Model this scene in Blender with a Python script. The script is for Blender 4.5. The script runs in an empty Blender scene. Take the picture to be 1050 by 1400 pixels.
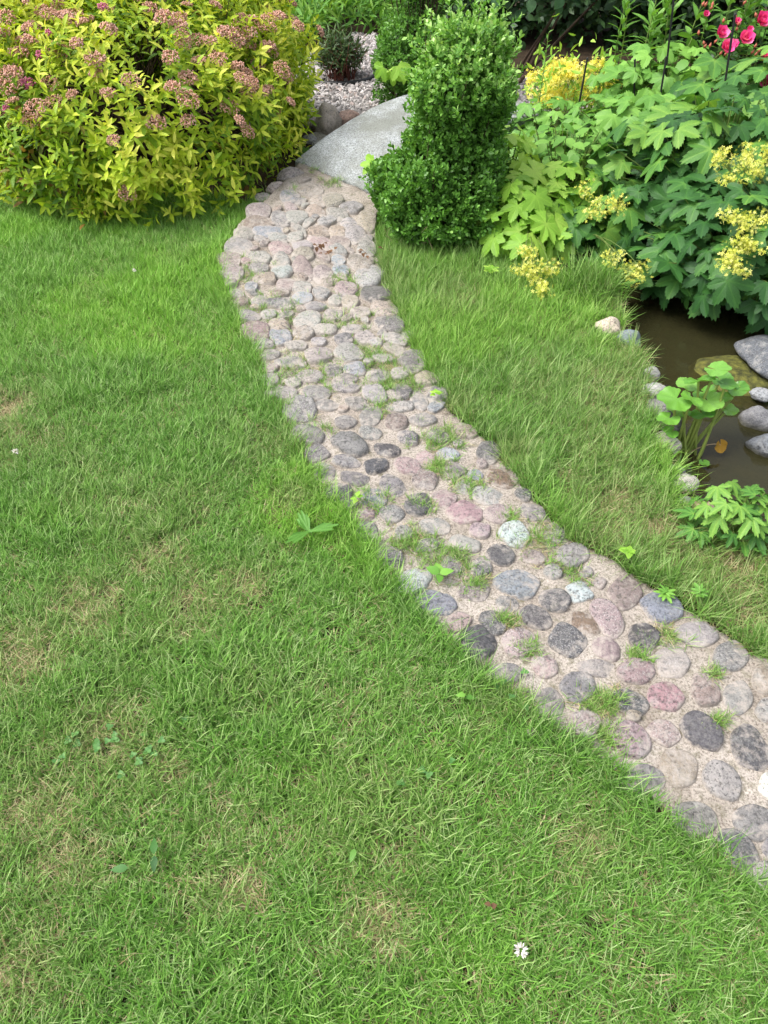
import bpy, bmesh, math, random
import numpy as np
from mathutils import Vector, Matrix, noise as mnoise

random.seed(7); rng = np.random.default_rng(7)
SC = bpy.context.scene; COL = SC.collection
R = math.radians

# ------------------------------------------------------------------ camera, world, sun, exposure
H, PITCH, FPX = 1.6, R(45), 1011.0            # eye height (m), angle below the horizon, focal length in photo pixels
cam = bpy.data.cameras.new('camera'); camo = bpy.data.objects.new('camera', cam); COL.objects.link(camo)
cam.sensor_fit = 'VERTICAL'; cam.sensor_height = 24; cam.lens = 24*FPX/1400
cam.clip_start = .05; cam.clip_end = 600
camo.location = (0, 0, H); camo.rotation_euler = (math.pi/2-PITCH, 0, 0)
SC.camera = camo
SUN_EL, SUN_AZ = R(58), R(-98)                # azimuth from +Y, negative = towards -X
world = bpy.data.worlds.new('World'); SC.world = world; world.use_nodes = True
wn, wl = world.node_tree.nodes, world.node_tree.links
wn.clear()
sky = wn.new('ShaderNodeTexSky'); sky.sky_type = 'NISHITA'; sky.sun_disc = False
sky.sun_elevation = SUN_EL; sky.sun_rotation = SUN_AZ; sky.dust_density = 4; sky.air_density = 1.0; sky.ozone_density = .6
hs = wn.new('ShaderNodeHueSaturation'); hs.inputs['Saturation'].default_value = .38
bg = wn.new('ShaderNodeBackground'); bg.inputs['Strength'].default_value = .15
wo = wn.new('ShaderNodeOutputWorld')
wl.new(sky.outputs[0], hs.inputs['Color']); wl.new(hs.outputs[0], bg.inputs[0]); wl.new(bg.outputs[0], wo.inputs[0])
sun = bpy.data.lights.new('sun', 'SUN'); suno = bpy.data.objects.new('sun', sun); COL.objects.link(suno)
sun.energy = 1.35; sun.angle = R(26); sun.color = (1, .97, .93)
sd = Vector((math.sin(SUN_AZ)*math.cos(SUN_EL), math.cos(SUN_AZ)*math.cos(SUN_EL), math.sin(SUN_EL)))
suno.rotation_euler = sd.to_track_quat('Z', 'Y').to_euler(); suno.location = sd*20
vs = SC.view_settings; vs.view_transform = 'Standard'; vs.look = 'None'; vs.gamma = 1; vs.use_curve_mapping = False
vs.exposure = 1.32
SC.render.engine = 'CYCLES'; SC.cycles.max_bounces = 6; SC.cycles.transparent_max_bounces = 12
SC.cycles.use_denoising = True

# ------------------------------------------------------------------ helpers
def G(px, py, z=0.0):
    """ground point seen at a photo pixel"""
    cx, cy = (px-525)/FPX, (700-py)/FPX
    dy = math.cos(PITCH)+cy*math.sin(PITCH); dz = -math.sin(PITCH)+cy*math.cos(PITCH)
    t = (z-H)/dz
    return (cx*t, dy*t)
def A(px, py, Y):
    """point of the upright plane at distance Y seen at a photo pixel"""
    cx, cy = (px-525)/FPX, (700-py)/FPX
    dy = math.cos(PITCH)+cy*math.sin(PITCH); dz = -math.sin(PITCH)+cy*math.cos(PITCH)
    t = Y/dy
    return Vector((cx*t, Y, H+dz*t))
def proj(P):
    P = np.asarray(P, float); x, y, z = P[:, 0], P[:, 1], P[:, 2]-H
    dep = y*math.cos(PITCH)-z*math.sin(PITCH); up = y*math.sin(PITCH)+z*math.cos(PITCH)
    dep = np.maximum(dep, .05)
    return 525+FPX*x/dep, 700-FPX*up/dep

def tag(o, label=None, cat=None, group=None, kind=None):
    if label: o['label'] = label
    if cat: o['category'] = cat
    if group: o['group'] = group
    if kind: o['kind'] = kind
    return o
def link(name, me, parent=None):
    o = bpy.data.objects.new(name, me); COL.objects.link(o)
    if parent: o.parent = parent
    return o
def empty(name, loc, label, cat, group=None):
    o = bpy.data.objects.new(name, None); COL.objects.link(o); o.location = loc
    o.empty_display_size = .1
    return tag(o, label, cat, group)
def mesh(name, V, T, mat=None, smooth=True, attrs=None):
    """mesh from arrays: V (n,3), T (m,3) or (m,4)"""
    V = np.asarray(V, np.float32); T = np.asarray(T, np.int32); k = T.shape[1]
    me = bpy.data.meshes.new(name)
    me.vertices.add(len(V)); me.vertices.foreach_set('co', V.ravel())
    me.loops.add(T.size); me.loops.foreach_set('vertex_index', T.ravel())
    me.polygons.add(len(T))
    me.polygons.foreach_set('loop_start', np.arange(len(T), dtype=np.int32)*k)
    me.update(calc_edges=True)
    if smooth: me.polygons.foreach_set('use_smooth', np.ones(len(T), bool))
    for n, a in (attrs or {}).items():
        at = me.attributes.new(n, 'FLOAT', 'POINT'); at.data.foreach_set('value', np.asarray(a, np.float32))
    if mat: me.materials.append(mat)
    me.validate(); return me
def rel(o, parent):
    """keep world placement of a mesh authored in world coordinates under a parent that only has a location"""
    o.parent = parent; o.location = -parent.location; return o

def vnoise(x, y, s, seed=0):
    x = np.asarray(x)*s; y = np.asarray(y)*s
    xi, yi = np.floor(x).astype(np.int64), np.floor(y).astype(np.int64); xf, yf = x-xi, y-yi
    def h(a, b):
        n = (a*374761393+b*668265263+seed*1442695041) & 0x7fffffff
        n = ((n ^ (n >> 13))*1274126177) & 0x7fffffff
        return ((n ^ (n >> 16)) & 0xffff)/65535.
    u, v = xf*xf*(3-2*xf), yf*yf*(3-2*yf)
    return (h(xi, yi)*(1-u)+h(xi+1, yi)*u)*(1-v)+(h(xi, yi+1)*(1-u)+h(xi+1, yi+1)*u)*v
def fbm(x, y, s, seed=0, o=3):
    r = 0; a = .5; t = 0
    for i in range(o): r = r+a*vnoise(x, y, s*2**i, seed+i*17); t += a; a *= .5
    return r/t
def inside(x, y, poly):
    r = np.zeros(len(x), bool); n = len(poly)
    for i in range(n):
        x0, y0 = poly[i]; x1, y1 = poly[(i+1) % n]
        c = ((y0 > y) != (y1 > y)) & (x < (x1-x0)*(y-y0)/((y1-y0) or 1e-9)+x0)
        r ^= c
    return r
def dist(x, y, poly, closed=True):
    d = np.full(len(x), 1e9); n = len(poly)
    for i in range(n if closed else n-1):
        ax, ay = poly[i]; bx, by = poly[(i+1) % n]
        vx, vy = bx-ax, by-ay; L = vx*vx+vy*vy or 1e-9
        t = np.clip(((x-ax)*vx+(y-ay)*vy)/L, 0, 1)
        d = np.minimum(d, np.hypot(x-ax-t*vx, y-ay-t*vy))
    return d
def sstep(a, b, x):
    t = np.clip((x-a)/(b-a), 0, 1); return t*t*(3-2*t)
def nrm(v): return v/np.maximum(np.linalg.norm(v, axis=-1, keepdims=True), 1e-9)
def frames(d, n):
    """rotation matrices whose Y axis is d and Z axis leans to n"""
    d = nrm(d); x = nrm(np.cross(d, n)); z = np.cross(x, d)
    return np.stack([x, d, z], axis=-1)
def randdir(n):
    v = rng.normal(size=(n, 3)); return nrm(v)
def tube(pts, r0, r1=None, k=5):
    """tapered tube along pts -> V, T(quads)"""
    pts = np.asarray(pts, float); r1 = r0 if r1 is None else r1; n = len(pts); V = []; T = []
    tan = nrm(np.gradient(pts, axis=0))
    ref = np.array([0, 0, 1.]) if abs(tan[0][2]) < .9 else np.array([1., 0, 0])
    for i in range(n):
        x = nrm(np.cross(tan[i], ref)); y = np.cross(tan[i], x); r = r0+(r1-r0)*i/(n-1)
        for j in range(k):
            a = 2*math.pi*j/k; V.append(pts[i]+r*(math.cos(a)*x+math.sin(a)*y))
    for i in range(n-1):
        for j in range(k):
            T.append((i*k+j, i*k+(j+1) % k, (i+1)*k+(j+1) % k, (i+1)*k+j))
    return np.array(V), np.array(T)
def join(parts):
    Vs, Ts, o = [], [], 0
    for V, T in parts: Vs.append(V); Ts.append(T+o); o += len(V)
    return np.concatenate(Vs), np.concatenate(Ts)
def bend(a, b, sag=0, n=5, side=None):
    a, b = np.asarray(a, float), np.asarray(b, float); t = np.linspace(0, 1, n)[:, None]
    p = a+(b-a)*t; p[:, 2] += (sag*4*t*(1-t))[:, 0]
    if side is not None: p += side*(4*t*(1-t))
    return p

# ------------------------------------------------------------------ materials
def newmat(name):
    m = bpy.data.materials.new(name); m.use_nodes = True; nt = m.node_tree; nt.nodes.clear()
    out = nt.nodes.new('ShaderNodeOutputMaterial'); return m, nt.nodes, nt.links, out
def ramp(nodes, stops):
    r = nodes.new('ShaderNodeValToRGB'); e = r.color_ramp.elements
    while len(e) < len(stops): e.new(.5)
    for i, (p, c) in enumerate(stops): e[i].position = p; e[i].color = (*c, 1)
    return r
def noise(nodes, links, scale, detail=3, vec=None, rough=.55):
    n = nodes.new('ShaderNodeTexNoise'); n.inputs['Scale'].default_value = scale; n.inputs['Detail'].default_value = detail
    n.inputs['Roughness'].default_value = rough
    if vec: links.new(vec, n.inputs['Vector'])
    return n
def mixc(nodes, links, f, a, b, blend='MIX'):
    m = nodes.new('ShaderNodeMix'); m.data_type = 'RGBA'; m.blend_type = blend
    for s, v in ((0, f), (6, a), (7, b)):
        if hasattr(v, 'is_linked') or hasattr(v, 'links'): links.new(v, m.inputs[s])
        elif s == 0: m.inputs[0].default_value = v
        else: m.inputs[s].default_value = (*v, 1)
    return m.outputs[2]
def leafmat(name, stops, rough=.45, transl=.3, spec=.4, mottle=.3, attr='tone', inst=False):
    m, N, L, out = newmat(name)
    at = N.new('ShaderNodeAttribute'); at.attribute_name = attr
    rp = ramp(N, stops); L.new(at.outputs['Fac'], rp.inputs[0])
    co = N.new('ShaderNodeTexCoord'); nz = noise(N, L, 60, 3, co.outputs['Object'])
    mm = N.new('ShaderNodeMapRange'); mm.inputs[1].default_value = .3; mm.inputs[2].default_value = .7
    mm.inputs[3].default_value = 1-mottle; mm.inputs[4].default_value = 1+mottle*.6
    L.new(nz.outputs['Fac'], mm.inputs[0])
    c = mixc(N, L, 1.0, rp.outputs[0], mm.outputs[0], 'MULTIPLY')
    p = N.new('ShaderNodeBsdfPrincipled'); p.inputs['Roughness'].default_value = rough
    p.inputs['Specular IOR Level'].default_value = spec; L.new(c, p.inputs['Base Color'])
    t = N.new('ShaderNodeBsdfTranslucent'); c2 = mixc(N, L, 1.0, c, (1.25, 1.2, .6), 'MULTIPLY'); L.new(c2, t.inputs['Color'])
    mx = N.new('ShaderNodeMixShader'); mx.inputs[0].default_value = transl
    L.new(p.outputs[0], mx.inputs[1]); L.new(t.outputs[0], mx.inputs[2]); L.new(mx.outputs[0], out.inputs[0])
    return m
def plain(name, c, c2=None, rough=.7, scale=40, spec=.3, bump=0, bscale=80):
    m, N, L, out = newmat(name); c2 = c2 or tuple(x*.6 for x in c)
    co = N.new('ShaderNodeTexCoord'); nz = noise(N, L, scale, 5, co.outputs['Object'])
    rp = ramp(N, [(.32, c2), (.68, c)]); L.new(nz.outputs['Fac'], rp.inputs[0])
    p = N.new('ShaderNodeBsdfPrincipled'); p.inputs['Roughness'].default_value = rough
    p.inputs['Specular IOR Level'].default_value = spec
    L.new(rp.outputs[0], p.inputs['Base Color'])
    if bump:
        b = N.new('ShaderNodeBump'); b.inputs['Strength'].default_value = bump; b.inputs['Distance'].default_value = .01
        n2 = noise(N, L, bscale, 5, co.outputs['Object']); L.new(n2.outputs['Fac'], b.inputs['Height']); L.new(b.outputs[0], p.inputs['Normal'])
    L.new(p.outputs[0], out.inputs[0]); return m

def granite_mat(name='field_stone', smear=.9):
    """field stone: the object's colour, dark and pale mineral grains, lichen blotches, sandy mortar smears low down"""
    m, N, L, out = newmat(name)
    co = N.new('ShaderNodeTexCoord'); oi = N.new('ShaderNodeObjectInfo')
    add = N.new('ShaderNodeVectorMath'); add.operation = 'ADD'
    mul = N.new('ShaderNodeVectorMath'); mul.operation = 'SCALE'; mul.inputs['Scale'].default_value = 37.0
    cmb = N.new('ShaderNodeCombineXYZ')
    L.new(oi.outputs['Random'], cmb.inputs[0]); L.new(oi.outputs['Random'], cmb.inputs[1]); L.new(cmb.outputs[0], mul.inputs[0])
    L.new(co.outputs['Object'], add.inputs[0]); L.new(mul.outputs[0], add.inputs[1]); v = add.outputs[0]
    big = noise(N, L, 22, 5, v, .65); fine = noise(N, L, 230, 3, v, .7); mid = noise(N, L, 75, 5, v, .75)
    def rnd(k, lo, hi):
        m1 = N.new('ShaderNodeMath'); m1.operation = 'MULTIPLY'; m1.inputs[1].default_value = k; L.new(oi.outputs['Random'], m1.inputs[0])
        m2 = N.new('ShaderNodeMath'); m2.operation = 'FRACT'; L.new(m1.outputs[0], m2.inputs[0])
        m3 = N.new('ShaderNodeMapRange'); m3.inputs[3].default_value = lo; m3.inputs[4].default_value = hi; L.new(m2.outputs[0], m3.inputs[0]); return m3.outputs[0]
    def mul_(a, b):
        m1 = N.new('ShaderNodeMath'); m1.operation = 'MULTIPLY'; L.new(a, m1.inputs[0]); L.new(b, m1.inputs[1]); return m1.outputs[0]
    dk = mixc(N, L, 1.0, oi.outputs['Color'], (.25, .25, .26), 'MULTIPLY')
    r1 = ramp(N, [(.38, (1, 1, 1)), (.52, (0, 0, 0))]); L.new(mid.outputs['Fac'], r1.inputs[0])
    c = mixc(N, L, mul_(r1.outputs[0], rnd(13.7, .5, 1.0)), oi.outputs['Color'], dk)
    # pale veins and bands in some of them
    wv = N.new('ShaderNodeTexWave'); wv.inputs['Scale'].default_value = 9; wv.inputs['Distortion'].default_value = 9; wv.inputs['Detail'].default_value = 3; wv.inputs['Detail Scale'].default_value = 2; L.new(v, wv.inputs['Vector'])
    rw = ramp(N, [(.80, (0, 0, 0)), (.95, (1, 1, 1))]); L.new(wv.outputs['Fac'], rw.inputs[0])
    c = mixc(N, L, mul_(rw.outputs[0], rnd(5.3, -.9, .32)), c, (.40, .37, .35))
    r2 = ramp(N, [(.55, (0, 0, 0)), (.61, (1, 1, 1))]); L.new(fine.outputs['Fac'], r2.inputs[0])
    c = mixc(N, L, mul_(r2.outputs[0], rnd(29.1, -.15, .6)), c, (.47, .455, .44))
    r3 = ramp(N, [(.50, (0, 0, 0)), (.66, (1, 1, 1))]); L.new(big.outputs['Fac'], r3.inputs[0])
    c = mixc(N, L, mul_(r3.outputs[0], rnd(17.9, -.05, .6)), c, (.37, .36, .335))
    r5 = ramp(N, [(.33, (1, 1, 1)), (.43, (0, 0, 0))]); L.new(big.outputs['Fac'], r5.inputs[0])
    c = mixc(N, L, mul_(r5.outputs[0], rnd(41.3, -.2, .6)), c, (.085, .085, .055))
    # grey dust and worn mineral grain over every stone
    nd = noise(N, L, 120, 4, v, .8); rd = ramp(N, [(.40, (0, 0, 0)), (.62, (1, 1, 1))]); L.new(nd.outputs['Fac'], rd.inputs[0])
    c = mixc(N, L, mul_(rd.outputs[0], rnd(53.9, .05, .42) if smear else rnd(53.9, -.2, .2)), c, (.345, .325, .30))
    nk = noise(N, L, 150, 3, v, .75); rk = ramp(N, [(.36, (1, 1, 1)), (.44, (0, 0, 0))]); L.new(nk.outputs['Fac'], rk.inputs[0])
    c = mixc(N, L, mul_(rk.outputs[0], rnd(71.3, .25, .85)), c, (.06, .058, .056))
    if smear == 0:   # wet and algae-dark at the waterline
        ge = N.new('ShaderNodeNewGeometry'); sg = N.new('ShaderNodeSeparateXYZ'); L.new(ge.outputs['Position'], sg.inputs[0])
        mw = N.new('ShaderNodeMath'); mw.operation = 'MULTIPLY_ADD'; L.new(mid.outputs['Fac'], mw.inputs[0]); mw.inputs[1].default_value = -.02; L.new(sg.outputs[2], mw.inputs[2])
        rz = N.new('ShaderNodeMapRange'); rz.inputs[1].default_value = -.135; rz.inputs[2].default_value = -.115; rz.inputs[3].default_value = .75; rz.inputs[4].default_value = 0; L.new(mw.outputs[0], rz.inputs[0])
        c = mixc(N, L, rz.outputs[0], c, (.045, .042, .02))
    # mortar smears: object-space height plus noise
    sx = N.new('ShaderNodeSeparateXYZ'); L.new(co.outputs['Object'], sx.inputs[0])
    sm = noise(N, L, 45, 4, v, .7)
    ma = N.new('ShaderNodeMath'); ma.operation = 'MULTIPLY_ADD'; L.new(sm.outputs['Fac'], ma.inputs[0]); ma.inputs[1].default_value = -.06
    if smear:
        la = N.new('ShaderNodeAttribute'); la.attribute_name = 'lift'; L.new(la.outputs['Fac'], ma.inputs[2])
    else: L.new(sx.outputs[2], ma.inputs[2])
    r4 = N.new('ShaderNodeMapRange'); r4.inputs[1].default_value = -.034; r4.inputs[2].default_value = -.020
    r4.inputs[3].default_value = smear; r4.inputs[4].default_value = 0; L.new(ma.outputs[0], r4.inputs[0])
    c = mixc(N, L, r4.outputs[0], c, (.37, .33, .29))
    p = N.new('ShaderNodeBsdfPrincipled'); p.inputs['Roughness'].default_value = .75; p.inputs['Specular IOR Level'].default_value = .3
    L.new(c, p.inputs['Base Color'])
    b = N.new('ShaderNodeBump'); b.inputs['Strength'].default_value = 1.0; b.inputs['Distance'].default_value = .008
    L.new(mid.outputs['Fac'], b.inputs['Height']); L.new(b.outputs[0], p.inputs['Normal'])
    L.new(p.outputs[0], out.inputs[0]); return m
STONE = granite_mat(); ROCK = granite_mat('garden_rock', 0.0)

def mortar_mat():
    m, N, L, out = newmat('sandy_mortar')
    co = N.new('ShaderNodeTexCoord'); v = co.outputs['Object']
    a = noise(N, L, 7, 5, v, .6); f = noise(N, L, 170, 4, v, .8); g = noise(N, L, 28, 4, v, .65)
    r = ramp(N, [(.30, (.225, .19, .155)), (.5, (.36, .322, .28)), (.72, (.45, .41, .365))]); L.new(a.outputs['Fac'], r.inputs[0])
    r2 = ramp(N, [(.36, (.38, .35, .31)), (.52, (1., 1., 1.)), (.66, (1.2, 1.18, 1.15))]); L.new(f.outputs['Fac'], r2.inputs[0])
    c = mixc(N, L, 1.0, r.outputs[0], r2.outputs[0], 'MULTIPLY')
    r3 = ramp(N, [(.52, (0, 0, 0)), (.68, (.75, .75, .75))]); L.new(g.outputs['Fac'], r3.inputs[0])
    c = mixc(N, L, r3.outputs[0], c, (.115, .105, .06))
    p = N.new('ShaderNodeBsdfPrincipled'); p.inputs['Roughness'].default_value = .95; p.inputs['Specular IOR Level'].default_value = .1
    L.new(c, p.inputs['Base Color'])
    b = N.new('ShaderNodeBump'); b.inputs['Strength'].default_value = .9; b.inputs['Distance'].default_value = .005
    L.new(f.outputs['Fac'], b.inputs['Height']); L.new(b.outputs[0], p.inputs['Normal'])
    L.new(p.outputs[0], out.inputs[0]); return m
MORTAR = mortar_mat()
SOIL = plain('garden_soil', (.052, .036, .022), (.020, .015, .010), .95, 14, .1, .8, 60)
def slab_mat():
    m, N, L, out = newmat('weathered_granite_slab')
    co = N.new('ShaderNodeTexCoord'); v = co.outputs['Object']
    a = noise(N, L, 5, 5, v, .6); f = noise(N, L, 130, 3, v, .8); g = noise(N, L, 60, 4, v, .7)
    r = ramp(N, [(.3, (.22, .235, .235)), (.7, (.34, .36, .36))]); L.new(a.outputs['Fac'], r.inputs[0])
    r2 = ramp(N, [(.38, (.30, .31, .32)), (.5, (1, 1, 1)), (.62, (1.5, 1.49, 1.46))]); L.new(f.outputs['Fac'], r2.inputs[0])
    c = mixc(N, L, 1.0, r.outputs[0], r2.outputs[0], 'MULTIPLY')
    r3 = ramp(N, [(.58, (0, 0, 0)), (.68, (.5, .5, .5))]); L.new(g.outputs['Fac'], r3.inputs[0])
    c = mixc(N, L, r3.outputs[0], c, (.12, .13, .10)); st_ = noise(N, L, 2.6, 6, v, .7); r6 = ramp(N, [(.45, (0, 0, 0)), (.62, (.7, .7, .7))]); L.new(st_.outputs['Fac'], r6.inputs[0]); c = mixc(N, L, r6.outputs[0], c, (.13, .135, .105))
    p = N.new('ShaderNodeBsdfPrincipled'); p.inputs['Roughness'].default_value = .85; L.new(c, p.inputs['Base Color'])
    b = N.new('ShaderNodeBump'); b.inputs['Strength'].default_value = .6; b.inputs['Distance'].default_value = .004
    L.new(f.outputs['Fac'], b.inputs['Height']); L.new(b.outputs[0], p.inputs['Normal'])
    L.new(p.outputs[0], out.inputs[0]); return m
SLAB = slab_mat()
def water_mat():
    m, N, L, out = newmat('murky_pond_water')
    co = N.new('ShaderNodeTexCoord'); nz = noise(N, L, 9, 3, co.outputs['Object'])
    b = N.new('ShaderNodeBump'); b.inputs['Strength'].default_value = .12; b.inputs['Distance'].default_value = .02; L.new(nz.outputs['Fac'], b.inputs['Height'])
    tr = N.new('ShaderNodeBsdfTransparent'); tr.inputs[0].default_value = (.62, .56, .36, 1)
    df = N.new('ShaderNodeBsdfDiffuse'); df.inputs[0].default_value = (.050, .048, .020, 1)
    m1 = N.new('ShaderNodeMixShader'); m1.inputs[0].default_value = .45; L.new(tr.outputs[0], m1.inputs[1]); L.new(df.outputs[0], m1.inputs[2])
    gl = N.new('ShaderNodeBsdfGlossy'); gl.inputs['Roughness'].default_value = .03; L.new(b.outputs[0], gl.inputs['Normal'])
    fr = N.new('ShaderNodeFresnel'); fr.inputs[0].default_value = 1.33; L.new(b.outputs[0], fr.inputs['Normal'])
    m2 = N.new('ShaderNodeMixShader'); L.new(fr.outputs[0], m2.inputs[0]); L.new(m1.outputs[0], m2.inputs[1]); L.new(gl.outputs[0], m2.inputs[2])
    L.new(m2.outputs[0], out.inputs[0]); return m
WATER = water_mat()

# ------------------------------------------------------------------ plan of the garden (world metres)
LEFT_EDGE = [(410,240),(392,266),(366,291),(328,318),(303,355),(312,400),(333,450),(356,490),(365,520),(395,575),(420,620),(442,660),(480,705),(510,750),(545,800),(590,845),(640,895),(690,945),(740,985),(790,1005),(840,1055),(890,1090),(940,1130),(985,1170),(1040,1205),(1110,1255),(1250,1350)]
RIGHT_EDGE = [(524,292),(514,310),(514,330),(522,370),(538,420),(557,460),(584,510),(614,560),(662,600),(702,650),(738,690),(772,735),(832,762),(882,796),(932,828),(987,862),(1030,895),(1075,905),(1150,935),(1330,1000)]
PL = [G(*p) for p in LEFT_EDGE]; PR = [G(*p) for p in RIGHT_EDGE]
PATH = PL + PR[::-1]
NEARB = [(.85,3.45),(.5,3.85),(.1,4.25),(-.3,4.65),(-.5,4.9)]
FARB = [(-.25,5.12),(.1,4.85),(.5,4.6),(.9,4.25),(1.25,3.85),(1.6,3.4),(1.85,3.0),(2.3,2.6),(2.6,1.9),(2.2,1.45),(1.75,1.4)]
BANK = [G(x, y, -.05) for x, y in [(1140,775),(1050,742),(1000,722),(958,692),(925,645),(897,580),(888,525),(872,480),(848,438),(828,398)]]
STREAM = BANK + NEARB + FARB
LAWN_R = [G(*p) for p in [(514,338),(560,338),(600,340),(650,346),(690,356),(740,372),(800,382),(838,396),(852,440),(876,480),(891,525),(900,580),(928,645),(960,695),(1000,728),(1060,752),(1150,790),(1400,900),(1330,1000),(1150,935)]] + PR[::-1][2:-2]
LAWN_L = PL[1:] + [(1.6,-.2),(1.2,-1.2),(-5,-1.2),(-6,4.6),(-2.4,4.5),(-1.3,4.2),(-.75,3.85)]
GRAVEL = [(-.95,5.05),(-.45,5.1),(-.15,5.2),(.25,5.0),(.6,5.3),(1.15,4.85),(1.7,5.2),(1.35,6.1),(.55,6.0),(.2,6.3),(.15,7.1),(-.25,7.2),(-.65,6.6),(-.95,5.8)]
def path_z(Y): return .075*sstep(3.0, 3.95, np.asarray(Y, float))
def gz(x, y):
    x = np.atleast_1d(np.asarray(x, float)); y = np.atleast_1d(np.asarray(y, float))
    z = .012*(fbm(x, y, 1.3, 3)-.5)
    s = dist(x, y, STREAM)*np.where(inside(x, y, STREAM), 1, 0)
    z = z-.30*sstep(0, .16, s)-.05*sstep(0, .05, s)
    z += .10*sstep(5.2, 9, y)
    return z
WZ = -.13

# ------------------------------------------------------------------ ground, path bed, water, gravel
def axis(lo, hi, step, far):
    a = list(np.arange(lo, hi, step)); d = step; p = a[-1]
    while p < far: d *= 1.45; p += d; a.append(p)
    d = step; p = a[0]
    while p > -far: d *= 1.45; p -= d; a.insert(0, p)
    return np.array(a)
gx, gy = axis(-2.6, 3.4, .04, 300), axis(-.6, 7.4, .04, 300)
X, Y = np.meshgrid(gx, gy); x, y = X.ravel(), Y.ravel()
V = np.stack([x, y, gz(x, y)-.012], -1)
nx, ny = len(gx), len(gy); i = np.arange((nx-1)*(ny-1)); q = (i//(nx-1))*nx+i % (nx-1)
gr = link('ground', mesh('ground', V, np.stack([q, q+1, q+nx+1, q+nx], -1), SOIL))
tag(gr, 'dark garden soil under the lawn, beds and stream', kind='structure')

def sheet(name, poly, step, zf, mat, skirt=.06):
    P = np.array(poly); x0, y0 = P.min(0)-step; x1, y1 = P.max(0)+step
    xs, ys = np.arange(x0, x1, step), np.arange(y0, y1, step); X, Y = np.meshgrid(xs, ys); x, y = X.ravel(), Y.ravel()
    n = len(xs); m = len(ys); i = np.arange((n-1)*(m-1)); q = (i//(n-1))*n+i % (n-1)
    Q = np.stack([q, q+1, q+n+1, q+n], -1); ins = inside(x, y, poly)
    Q = Q[ins[Q].sum(1) >= 2]
    # pull outside corners onto the edge so that the outline is smooth
    use = np.unique(Q); out = use[~ins[use]]
    bx, by = x.copy(), y.copy(); best = np.full(len(out), 1e9)
    for k in range(len(poly)):
        ax, ay = poly[k]; cx, cy = poly[(k+1) % len(poly)]; vx, vy = cx-ax, cy-ay
        t = np.clip(((x[out]-ax)*vx+(y[out]-ay)*vy)/(vx*vx+vy*vy+1e-12), 0, 1); ex, ey = ax+t*vx, ay+t*vy
        d = np.hypot(x[out]-ex, y[out]-ey); w = d < best; best[w] = d[w]
        bx[out[w]] = ex[w]; by[out[w]] = ey[w]
    x, y = bx, by
    z = zf(x, y); V = np.stack([x, y, z], -1)
    if skirt:
        e = {}
        for f in Q:
            for a, b in zip(f, np.roll(f, -1)): e[(a, b)] = 1
        bd = [(a, b) for (a, b) in e if (b, a) not in e]
        vs_ = {}; VV = list(V); F = list(map(tuple, Q))
        for a, b in bd:
            for w in (a, b):
                if w not in vs_: vs_[w] = len(VV); VV.append(V[w]-np.array([0, 0, skirt]))
            F.append((b, a, vs_[a], vs_[b]))
        V = np.array(VV); Q = np.array(F)
    keep = np.unique(Q); mp = np.zeros(len(V), int); mp[keep] = np.arange(len(keep))
    return mesh(name, V[keep], mp[Q], mat)
def mortar_z(x, y): return path_z(y)-.001+.010*(fbm(x, y, 14, 5)-.5)+.007*(fbm(x, y, 45, 9)-.5)
path = link('path', sheet('path', PATH, .018, mortar_z, MORTAR, .12))
tag(path, 'curving garden path of rounded field stones set in sandy mortar', kind='structure')
wat = link('pond_water', sheet('pond_water', STREAM, .05, lambda x, y: np.full(len(x), WZ), WATER, 0))
tag(wat, 'shallow murky brown water of the garden stream and pond', kind='structure')
GRAV = plain('pale_gravel_bed', (.26, .235, .22), (.09, .08, .075), .9, 90, .2, .8, 140)
gv = link('gravel_bed', sheet('gravel_bed', GRAVEL, .05, lambda x, y: gz(x, y)+.006, GRAV, .02))
tag(gv, 'pale pinkish gravel bed behind the stone bridge', kind='structure')

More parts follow.
